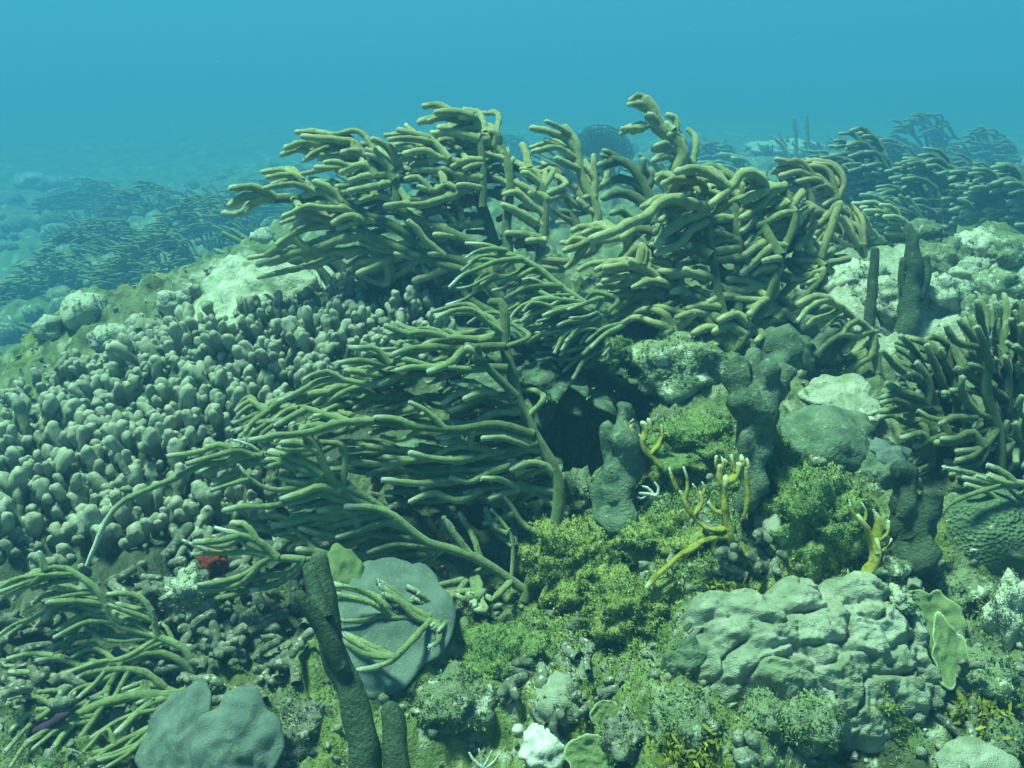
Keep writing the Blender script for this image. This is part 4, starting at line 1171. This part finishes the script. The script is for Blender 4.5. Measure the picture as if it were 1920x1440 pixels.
# ------------------------------------------------------------------ rocks
V, f = rock_mesh(0.225, 0.36, 0.075, 41, 0.75, 2.6, 5)
ledge = mesh_obj('reef_rock', V, f, M['sponge_g'], loc=(0.11, 2.24, 0.30), attrs={'bare': np.zeros(len(V))}); tag(ledge, 'craggy rock ledge roofing the dark hollow at centre', 'rock')
g_ = np.random.default_rng(5); pk = g_.integers(0, len(V), 2600); pk = pk[V[pk][:, 2] > 0]; bv, bf, bc = blades(V[pk], np.tile([[0, -0.2, 1.0]], (len(pk), 1)), 3, 0.006, GREEN + GREY, 5)
tag(mesh_obj('turf', bv, bf, M['turf'], ledge, attrs={'col': bc}, normals=blades.normals), kind='stuff')
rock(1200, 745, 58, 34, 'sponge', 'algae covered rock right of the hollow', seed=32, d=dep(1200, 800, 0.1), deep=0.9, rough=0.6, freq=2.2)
rock(1275, 700, 80, 50, 'rock', 'shaded rock at the foot of the drooping sea rod', seed=33, d=dep(1375, 700, -0.1), deep=0.9, rough=0.45)
rock(1555, 840, 100, 55, 'sponge_g', 'smooth dark green boulder under the flat pale slab', seed=34, d=dep(1555, 890, 0.1), deep=0.9, rough=0.2)
rock(1595, 790, 48, 20, 'white', 'bright white sand crusted rock below the flat slab', seed=35, d=dep(1595, 805, -0.02), deep=0.8, rough=0.35)
rock(1655, 905, 45, 38, 'sponge_g', 'dark rock behind the yellow fire coral fan', seed=36, rough=0.4, d=dep(1655, 940, 0.02))
rock(1470, 1010, 48, 40, 'lump', 'pale grey boulder between the two yellow fire corals', seed=37, rough=0.4, d=dep(1470, 1045, 0.0))
rock(1400, 1060, 42, 34, 'rock', 'mottled rock under the foot of the yellow fire coral', seed=38, rough=0.5)
rock(1640, 1085, 70, 30, 'rock', 'dark rock at the foot of the fire coral fan', seed=39, rough=0.4)
rock(1528, 1375, 52, 50, 'rock', 'fuzzy brown mound below the lumpy coral', seed=40, rough=0.25, d=dep(1528, 1420, -0.02))
rock(1440, 1365, 48, 44, 'rock', 'mottled grey boulder left of the fuzzy brown mound', seed=41, rough=0.4)
rock(1050, 1330, 52, 42, 'lump', 'grey rounded boulder near the bottom edge beside the small green disc', seed=42, rough=0.3)
rock(1085, 1285, 34, 24, 'dead', 'brown and white knobbly rock above the grey rounded boulder', seed=43, rough=0.6)
rock(1020, 1418, 42, 30, 'white', 'white rubble block on the bottom edge', seed=44, rough=0.4)
rock(972, 1374, 12, 12, 'white', 'small round white pebble left of the white block', 'pebble', 'pebble', seed=45, rough=0.15, sub=3)
rock(350, 1130, 42, 40, 'pale', 'pale crusted rock below the red sponge', seed=46, rough=0.6, freq=2.4, d=dep(350, 1165, -0.05))
rock(560, 1385, 50, 42, 'dead', 'mottled rock between grey plate and forked sponge', seed=47, rough=0.5)
rock(1290, 1260, 42, 45, 'sponge_g', 'grey green ridge rock left of the lumpy coral', seed=48, rough=0.5, deep=0.6)
rock(1850, 1290, 60, 45, 'rock', 'mottled pale rock right of the lumpy coral', seed=49, rough=0.5)
rock(1900, 1170, 40, 70, 'pale', 'pale reef rock on the right edge', seed=50, rough=0.5)
rock(1800, 1120, 60, 36, 'rock', 'low mottled rock under the ridged coral', seed=51, rough=0.5)
rock(1880, 1400, 60, 40, 'rock', 'mottled rock in the lower right corner', seed=52, rough=0.5)
rock(1290, 1380, 60, 50, 'rock', 'algae mottled boulder below the ridge rock', seed=53, rough=0.4)
rock(1180, 1400, 44, 36, 'dead', 'grey rock between the green discs and yellow weed', seed=54, rough=0.5)
rock(850, 1330, 70, 46, 'rock', 'low algae covered boulder right of the forked sponge', seed=55, rough=0.4)
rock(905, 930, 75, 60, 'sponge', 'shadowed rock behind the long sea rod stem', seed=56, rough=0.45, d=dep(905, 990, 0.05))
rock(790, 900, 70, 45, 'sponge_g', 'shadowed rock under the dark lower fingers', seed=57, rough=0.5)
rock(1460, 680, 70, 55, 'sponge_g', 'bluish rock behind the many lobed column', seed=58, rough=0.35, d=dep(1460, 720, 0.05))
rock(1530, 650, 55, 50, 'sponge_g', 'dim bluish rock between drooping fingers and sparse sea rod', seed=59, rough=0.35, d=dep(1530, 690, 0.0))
# reef beyond, right
for i, (px, py, rx, ry, m_, lab) in enumerate([
    (1600, 530, 60, 32, 'pale', 'yellow green boulder left of the thin sponge post'), (1665, 560, 45, 34, 'pale', 'pale boulder between the two sponge posts'),
    (1770, 560, 50, 34, 'pale', 'white sandy boulder right of the thick sponge post'), (1780, 495, 42, 32, 'rock', 'brownish dome behind the thick sponge post'),
    (1825, 515, 34, 24, 'pale', 'pale capped rock right of the brownish dome'), (1880, 545, 45, 34, 'rock', 'mottled rock near the right edge below far corals'),
    (1840, 470, 40, 30, 'pale', 'small pale rock high on the right slope'), (1900, 480, 34, 30, 'rock', 'dim rock on the right edge below far corals'),
    (1690, 590, 40, 28, 'pale', 'low pale rock at the foot of the thick sponge post'), (1830, 590, 50, 30, 'rock', 'mossy rock above the bushy dark sea rod'),
    (1480, 285, 70, 18, 'pale', 'far pale ridge rock behind the crown of fingers'), (1350, 300, 55, 14, 'rock', 'far dim ridge rock right of the upright sea rod'),
    (1740, 440, 40, 22, 'rock', 'dim rock between far bushy corals')]):
    rock(px, py, rx, ry, m_, lab, seed=70 + i, rough=0.4, sub=4)
# reef beyond, left
for i, (px, py, rx, ry, m_, lab) in enumerate([
    (490, 450, 22, 18, 'pale', 'pale square rock just left of the lowest olive fingers'), (150, 590, 40, 32, 'pale', 'pale rock in the haze, left valley, upper'),
    (90, 620, 30, 24, 'pale', 'dim pale rock near the left edge of the hazy valley'), (200, 640, 36, 24, 'pale', 'hazy pale rock in the middle of the left valley'),
    (255, 610, 20, 16, 'pale', 'small hazy white rock left of the pale slab'), (320, 570, 28, 20, 'pale', 'hazy rock touching the pale slab from the left'),
    (360, 548, 16, 14, 'pale', 'small pale knob at the upper left end of the slab'), 
    (60, 345, 34, 16, 'pale', 'far pale rock faint in the blue at left'), (118, 340, 16, 7, 'pale', 'far small pale rock right of the faint one'),
    (145, 385, 14, 10, 'pale', 'far pale knob in the left haze')]):
    rock(px, py, rx, ry, m_, lab, seed=90 + i, rough=0.45, sub=3)

# ------------------------------------------------------------------ algae mounds
algae_mound(1315, 838, 72, 48, 'bright green algae mound behind the yellow fire coral', GREEN, 1, d=dep(1315, 890, 0.02), n=2200)
algae_mound(1462, 895, 44, 72, 'tall bright green algae mound right of the many lobed column', GREEN, 2, d=dep(1462, 950, 0.02), n=2200)
algae_mound(1555, 990, 72, 92, 'pale green algae mound left of the fire coral fan', GREEN + GREY, 3, d=dep(1550, 1070, 0.0), n=3000)
algae_mound(1090, 1060, 78, 75, 'yellow green leafy algae mound right of the long sea rod stem', YGREEN, 4, n=2600, size=0.016, d=dep(1090, 1120, 0.0))
algae_mound(1265, 1010, 72, 52, 'yellow green algae mound left of the yellow fire coral foot', YGREEN + GREEN, 5, n=2400, size=0.014, d=dep(1265, 1050, 0.02))
algae_mound(1190, 1150, 66, 60, 'shaded green algae mound left of the lumpy coral', YGREEN + GREEN, 6, n=2000, size=0.014, d=dep(1190, 1200, 0.0))
algae_mound(950, 1265, 74, 60, 'dark green algae mound right of the grey blue plate', GREEN, 7, n=2600, size=0.012, d=dep(950, 1320, 0.02))
algae_mound(1140, 655, 48, 20, 'green algae patch on the right part of the rock ledge', GREEN, 8, n=1200, d=2.0)
rock(1085, 935, 44, 30, 'rock', 'jagged low rock between hollow and two lobed column', seed=62, d=dep(1085, 990, 0.03), rough=0.8, freq=2.4)
algae_mound(1440, 1105, 60, 30, 'mixed green algae mound above the lumpy coral', YGREEN + GREY, 9, n=1600, d=dep(1440, 1130, 0.0))
algae_mound(1660, 1340, 40, 60, 'grey green algae mound right below the lumpy coral', YGREEN + GREY, 10, n=1200, d=dep(1790, 1400, 0.0))
for i, (px, py, lab) in enumerate([(1285, 1405, 'yellow pinnate weed at the bottom edge'), (1835, 1340, 'yellow pinnate weed right of the lumpy coral'), (1385, 1125, 'small dark yellow weed above the lumpy coral'), (1072, 1318, 'small yellow weed beside the upper green disc')]):
    p, d = hit(px, py + 20); root = empty('yellow_weed', p, lab, 'algae'); g = np.random.default_rng(i)
    pts = np.stack([g.normal(0, 0.022, 90), g.normal(0, 0.018, 90), np.abs(g.normal(0, 0.012, 90)) + 0.01], -1)
    bv, bf, bc = blades(pts, np.tile([[-0.2, -0.4, 0.8]], (90, 1)), 7, 0.012, [(0.30, 0.28, 0.04), (0.22, 0.22, 0.03), (0.17, 0.19, 0.03)], i, width=0.35)
    tag(mesh_obj('fronds', bv, bf, M['turf'], root, attrs={'col': bc}, normals=blades.normals), kind='stuff')

# ------------------------------------------------------------------ far corals fading into the water
def far_colony(name, label, px, py, wpx, hpx, n, r, material, seed, ln=(25, 55), d=None, lean=-1.0, up=0.35, cat='soft coral', group=None, dmin=6.5):
    d = max(hit(px, py)[1], dmin); g = random.Random(seed); st = []; fi = []
    for k in range(6):
        a = (k / 5 - 0.5); tx = px + a * wpx * 0.8; ty = py - hpx * (1 - abs(a) * 0.7) * g.uniform(0.7, 0.9)
        st.append(f'{px + a * 20:.1f},{py + 4:.1f} {px + a * wpx * 0.35:.1f},{py - hpx * 0.45:.1f} {tx:.1f},{ty:.1f} r{r * 1.1:.1f}')
    for k in range(n):
        a = g.uniform(-0.55, 0.5); top = hpx * (1.0 - (a * 1.5) ** 2); x = px + a * wpx; y = py - top * g.uniform(0.25, 0.95)
        L = g.uniform(*ln); u = up + g.gauss(0, 0.25); e = lean * g.uniform(0.7, 1.1)
        fi.append(f'{x:.1f},{y:.1f} {x + e * L * 0.35:.1f},{y - L * (u + 0.25) * 0.5:.1f} {x + e * L:.1f},{y - L * u * 0.8:.1f}')
    return colony(name, label, cat, (px, py), d or hit(px, py)[1], r, '\n'.join(st), '\n'.join(fi), material, 0, 0.8, group=group, seed=seed, merge=True)
far_colony('sea_rod', 'hazy upright bushy sea rod at upper right, leftmost of the far ones', 1625, 440, 130, 195, 130, 5.2, 'rod_d', 21, (28, 60), dmin=5.0)
far_colony('sea_rod', 'hazy wide bushy sea rod at upper right beneath the open water', 1770, 455, 200, 155, 170, 5.2, 'rod_d', 22, (28, 60), dmin=5.2)
far_colony('sea_rod', 'hazy sea rod cut by the right edge beyond the pale boulders', 1900, 450, 140, 130, 100, 5.5, 'rod_d', 23, (28, 60), dmin=5.0)
far_colony('sea_rod', 'faint tall sea rod far behind at upper right', 1745, 330, 150, 120, 80, 3.2, 'far', 24, (18, 40))
far_colony('sea_rod', 'faint bushy sea rod far behind near the right edge', 1860, 340, 120, 100, 80, 3.2, 'far', 25, (18, 40))
far_colony('sea_rod', 'pale fingered sea rod behind the drooping fingers, below far corals', 1650, 505, 150, 120, 80, 6, 'rod_g', 26, (28, 60), dmin=3.2)
far_colony('sea_rod', 'hazy low sea rod on the ridge right of the upright one', 1385, 365, 120, 70, 50, 5, 'rod_g', 27, (20, 48), dmin=6)
far_colony('sea_plume', 'dark feathery sea plume in the left valley, upper right of the group', 400, 480, 190, 120, 260, 2.4, 'far', 28, (18, 40), up=0.15, dmin=7.5)
far_colony('sea_plume', 'dark feathery sea plume in the left valley, lower left of the group', 310, 570, 210, 140, 300, 2.4, 'far', 29, (18, 40), up=0.15, dmin=7.5)
far_colony('sea_plume', 'faint feathery sea plume high in the left haze', 290, 430, 170, 90, 160, 2.2, 'far', 30, (14, 30), up=0.2, dmin=7.5)
far_colony('sea_plume', 'faint sea plume behind the leftmost olive tips', 560, 410, 170, 100, 160, 2.2, 'far', 31, (14, 30), up=0.2, dmin=7.5)
far_colony('sea_plume', 'pale feathery sea plume at the left edge behind the slope', 60, 745, 150, 60, 60, 3.0, 'rod_g', 32, (25, 60), up=0.1)
far_colony('sea_rod', 'far dim bush on the left valley floor', 130, 660, 130, 60, 46, 5, 'far', 33, (14, 26))
for i, (px, py, wp, hp, lab) in enumerate([(200, 500, 200, 90, 'faint sea plume on the far left slope, upper one'), (120, 570, 190, 100, 'faint sea plume low on the far left slope'), (430, 560, 120, 80, 'dim sea plume tucked behind the pale slab'),
    (240, 640, 170, 90, 'dim sea plume in the middle of the left valley'), (50, 620, 150, 90, 'dim sea plume at the left edge of the valley'), (480, 430, 130, 80, 'dim sea plume just left of the olive tips'), (180, 410, 180, 70, 'very faint sea plume at the back of the left valley')]):
    far_colony('sea_plume', lab, px, py, wp, hp, 170, 2.6, 'far', 140 + i, (14, 34), up=0.15, dmin=8.5)
for i, (px, py, wp, hp, lab) in enumerate([(1560, 400, 130, 110, 'hazy bush directly behind the brownish crown'), (1820, 420, 150, 120, 'hazy low bush below the far corals at right'), (1690, 380, 130, 110, 'hazy mid distance bush between the far corals'), (1340, 330, 120, 60, 'faint low bush on the horizon right of the upright sea rod'), (960, 320, 120, 60, 'faint low bush on the horizon behind the tall olive fingers')]):
    far_colony('sea_rod', lab, px, py, wp, hp, 100, 4.0, 'far', 160 + i, (18, 40))
rods('sea_whip', 'faint thin whip standing far off, left of the three', 'soft coral', 'far', 13.0, '1492,300 1492,250 1488,222 r4 R3', part='stalk')
rods('sea_whip', 'faint thin whip standing far off, middle of the three', 'soft coral', 'far', 13.0, '1516,295 1514,255 1512,215 r4 R3', part='stalk')
rods('sea_whip', 'faint bent whip standing far off, right of the three', 'soft coral', 'far', 13.2, '1480,300 1468,275 1455,262 r4 R3', part='stalk')
# far reef that reads as one mass: lumps and low thickets fading out
VV, FF, off = [], [], 0; iv, jf = icosphere(2); jf = np.array(jf); gf = np.random.default_rng(77)
for k in range(800):
    rr_, tt_ = math.exp(gf.uniform(math.log(6.5), math.log(26))), gf.uniform(R(-42), R(42)); x0, y0 = rr_ * math.sin(tt_), rr_ * math.cos(tt_)
    s_ = gf.uniform(0.05, 0.19) * (rr_ / 8) ** 0.5
    v_ = iv * (1 + 0.45 * fbm(iv * 1.7 + k, 2))[:, None] * s_ * gf.uniform(0.6, 1.3, 3); VV.append(v_ + [x0, y0, float(H0(x0, y0)) + s_ * 0.15]); FF.append(jf + off); off += len(iv)
tag(mesh_obj('reef_rubble', np.vstack(VV), np.vstack(FF), M['rock'], attrs={'bare': np.zeros(off)}), 'far rocky reef fading into the haze', kind='stuff')
VV, FF, off = [], [], 0
for k in range(230):
    rr_, tt_ = math.exp(gf.uniform(math.log(5.2), math.log(20))), gf.uniform(R(-42), R(42)); x0, y0 = rr_ * math.sin(tt_), rr_ * math.cos(tt_)
    z0 = float(H0(x0, y0)); hh_ = gf.uniform(0.15, 0.42) * (rr_ / 8) ** 0.3
    for q in range(11):
        a_ = gf.uniform(0, 6.28); e_ = gf.uniform(0.1, 0.7); tip_ = np.array([math.cos(a_) * e_ - 0.5, math.sin(a_) * e_, gf.uniform(0.6, 1.0)]) * hh_
        v_, f_, _b = tube([(x0, y0, z0), np.array([x0, y0, z0]) + tip_ * [0.35, 0.6, 0.6], np.array([x0, y0, z0]) + tip_], 0.02, 0.014, 5, seg=0.09, lump=0)
        VV.append(v_); FF += [tuple(i + off for i in qq) for qq in f_]; off += len(v_)
tag(mesh_obj('coral_thicket', np.vstack(VV), FF, M['far'], attrs={'bare': np.zeros(off)}), 'low far soft coral thicket fading into the haze', kind='stuff')
# sea fan: a flat mesh of ribs that really is thin
def sea_fan(px, py, wpx, hpx, d, label, seed=0):
    g = random.Random(seed); b = P(px, py, d); k = d / FPX; root = empty('sea_fan', b, label, 'sea fan'); Vs = []; Fs = []; n = 0
    for i in range(46):
        a = R(-72 + 144 * i / 45); L = hpx * k * (0.75 + 0.25 * math.cos(a)) * g.uniform(0.9, 1.05); sx = wpx / hpx * 0.62
        pts = [(0, 0, 0), (math.sin(a) * L * 0.45 * sx, g.gauss(0, 0.01), math.cos(a) * L * 0.55), (math.sin(a) * L * sx * 1.1, g.gauss(0, 0.015), math.cos(a) * L)]
        V, f, bv = tube(pts, 0.012, 0.007, 5, seg=0.05, lump=0.1); Vs.append(V); Fs += [tuple(j + n for j in q) for q in f]; n += len(V)
    for j in range(16):
        q = 0.25 + 0.72 * j / 15; pts = []
        for i in range(13):
            a = R(-72 + 144 * i / 12); L = hpx * k * (0.75 + 0.25 * math.cos(a)) * q * g.uniform(0.97, 1.03); pts.append((math.sin(a) * L * wpx / hpx * 0.66, g.gauss(0, 0.008), math.cos(a) * L))
        V, f, bv = tube(pts, 0.007, 0.007, 5, seg=0.05, lump=0.1); Vs.append(V); Fs += [tuple(j2 + n for j2 in q2) for q2 in f]; n += len(V)
    o = mesh_obj('fan_mesh', np.vstack(Vs), Fs, M['far'], root, attrs={'bare': np.zeros(n)})
    V, f, bv = tube([(0, 0, -0.06), (0.005, 0, 0.0), (0, 0, 0.05)], 0.03, 0.02, 7); mesh_obj('stalk', V, f, M['far'], root, attrs={'bare': bv * 0})
sea_fan(1125, 318, 120, 82, 10.0, 'dim rounded sea fan far off between the two upright sea rods', 1)

# ------------------------------------------------------------------ turf and grit over the bottom
N = 90000; r_ = np.exp(rng.uniform(math.log(0.75), math.log(4.6), N)); t_ = rng.uniform(R(-44), R(46), N)
x_, y_ = r_ * np.sin(t_), r_ * np.cos(t_); q_ = np.stack([x_, y_, 0 * x_], -1)
fm_ = np.zeros(N)
for a, b in fld:
    p, d = hit(a, b); fm_ = np.maximum(fm_, 1.3 - np.hypot(x_ - p[0], y_ - p[1]) / 0.34)
keep = (fbm(q_ * 5 + 2, 2) + rng.normal(0, 0.35, N) > -0.05) & (fm_ < 0.6); x_, y_ = x_[keep], y_[keep]; q_ = q_[keep]
gm = np.zeros(len(x_)) > 1
xe = rng.normal(0, 1, (26000, 2)); ce = [hit(a, b)[0] for a, b in ((1100, 1060), (1280, 1010), (1350, 900), (1480, 920), (1560, 1010), (1220, 1130), (1420, 1090), (1100, 1170))]
sel_ = rng.integers(0, len(ce), 26000); cx = np.array([c_[0] for c_ in ce])[sel_] + xe[:, 0] * 0.09; cy_ = np.array([c_[1] for c_ in ce])[sel_] + xe[:, 1] * 0.09
x_ = np.append(x_, cx); y_ = np.append(y_, cy_); gm = np.append(gm, np.ones(26000) > 0); q_ = np.stack([x_, y_, 0 * x_], -1)
z_ = H(x_, y_); pts = np.stack([x_, y_, z_], -1); pn = fbm(q_ * 4 + 20, 2)
g1 = (pn > 0.15) | (gm & (pn > -0.1)); g2 = (pn < -0.15) & ~gm; VV, FF, CC, NNs, off = [], [], [], [], 0
for sel, pal, sd in ((g1, YGREEN, 1), (g2, GREY, 2), (~(g1 | g2), GREEN + GREY, 3)):
    v, f, c = blades(pts[sel], np.tile([[0, -0.25, 1.0]], (sel.sum(), 1)), 2, 0.0052, pal, sd); VV.append(v); CC.append(c); NNs.append(blades.normals)
    FF += [tuple(i + off for i in q) for q in f]; off += len(v)
tag(mesh_obj('algae_turf', np.vstack(VV), FF, M['turf'], attrs={'col': np.vstack(CC)}, normals=np.vstack(NNs)), 'short green algae turf growing over the reef floor', kind='stuff')
iv, jf = icosphere(1); VV, FF = [], []; jf = np.array(jf); ng = 3200
rg = np.exp(rng.uniform(math.log(0.8), math.log(4.0), ng)); tg = rng.uniform(R(-42), R(44), ng); xg, yg = rg * np.sin(tg), rg * np.cos(tg); zg = H(xg, yg)
for k in range(ng):
    s = rng.uniform(0.003, 0.008) * (1.7 if rng.random() < 0.12 else 1); VV.append(iv * (s * rng.uniform(0.6, 1.4, 3)) * (1 + 0.3 * rng.normal(size=(len(iv), 1))) + np.array([xg[k], yg[k], zg[k] + s * 0.4])); FF.append(jf + k * len(iv))
tag(mesh_obj('shell_grit', np.vstack(VV), np.vstack(FF), M['dead'], attrs={'bare': np.zeros(ng * len(iv))}), 'pale shell and coral grit strewn over the reef floor', kind='stuff')
VV, FF = [], []; ns = 1700; iv, jf = icosphere(1); jf = np.array(jf)
for k in range(ns):
    d = rng.uniform(0.9, 5.0); p = P(rng.uniform(-200, 2100), rng.uniform(0, 1000), d); s = rng.uniform(0.0004, 0.0012) * (d / 2) ** 0.5
    VV.append(iv * s * rng.uniform(0.6, 1.5, 3) + p); FF.append(jf + k * len(iv))
tag(mesh_obj('marine_snow', np.vstack(VV), np.vstack(FF), M['snow'], attrs={'bare': np.zeros(ns * len(iv))}), 'fine pale specks drifting in the water', kind='stuff')

# ------------------------------------------------------------------ haze: the water itself
def box(name, lo, hi):
    v = [(x, y, z) for x in (lo[0], hi[0]) for y in (lo[1], hi[1]) for z in (lo[2], hi[2])]
    f = [(0, 1, 3, 2), (4, 6, 7, 5), (0, 4, 5, 1), (2, 3, 7, 6), (0, 2, 6, 4), (1, 5, 7, 3)]
    me = bpy.data.meshes.new(name); me.from_pydata(v, [], f); o = bpy.data.objects.new(name, me); col.objects.link(o); return o
hz = box('haze', (-75, -8, -5.5), (75, 75, 6.0))
hm = bpy.data.materials.new('sea_water'); hm.use_nodes = True; n = hm.node_tree.nodes; n.remove(n['Principled BSDF'])
pv = n.new('ShaderNodeVolumePrincipled'); hm.node_tree.links.new(pv.outputs[0], n['Material Output'].inputs['Volume'])
pv.inputs['Color'].default_value = (0.085, 0.228, 0.44, 1); pv.inputs['Density'].default_value = 0.105
pv.inputs['Absorption Color'].default_value = (0.012, 0.25, 0.43, 1); pv.inputs['Anisotropy'].default_value = 0.1
hz.data.materials.append(hm); tag(hz, 'blue green sea water full of fine haze', kind='stuff')
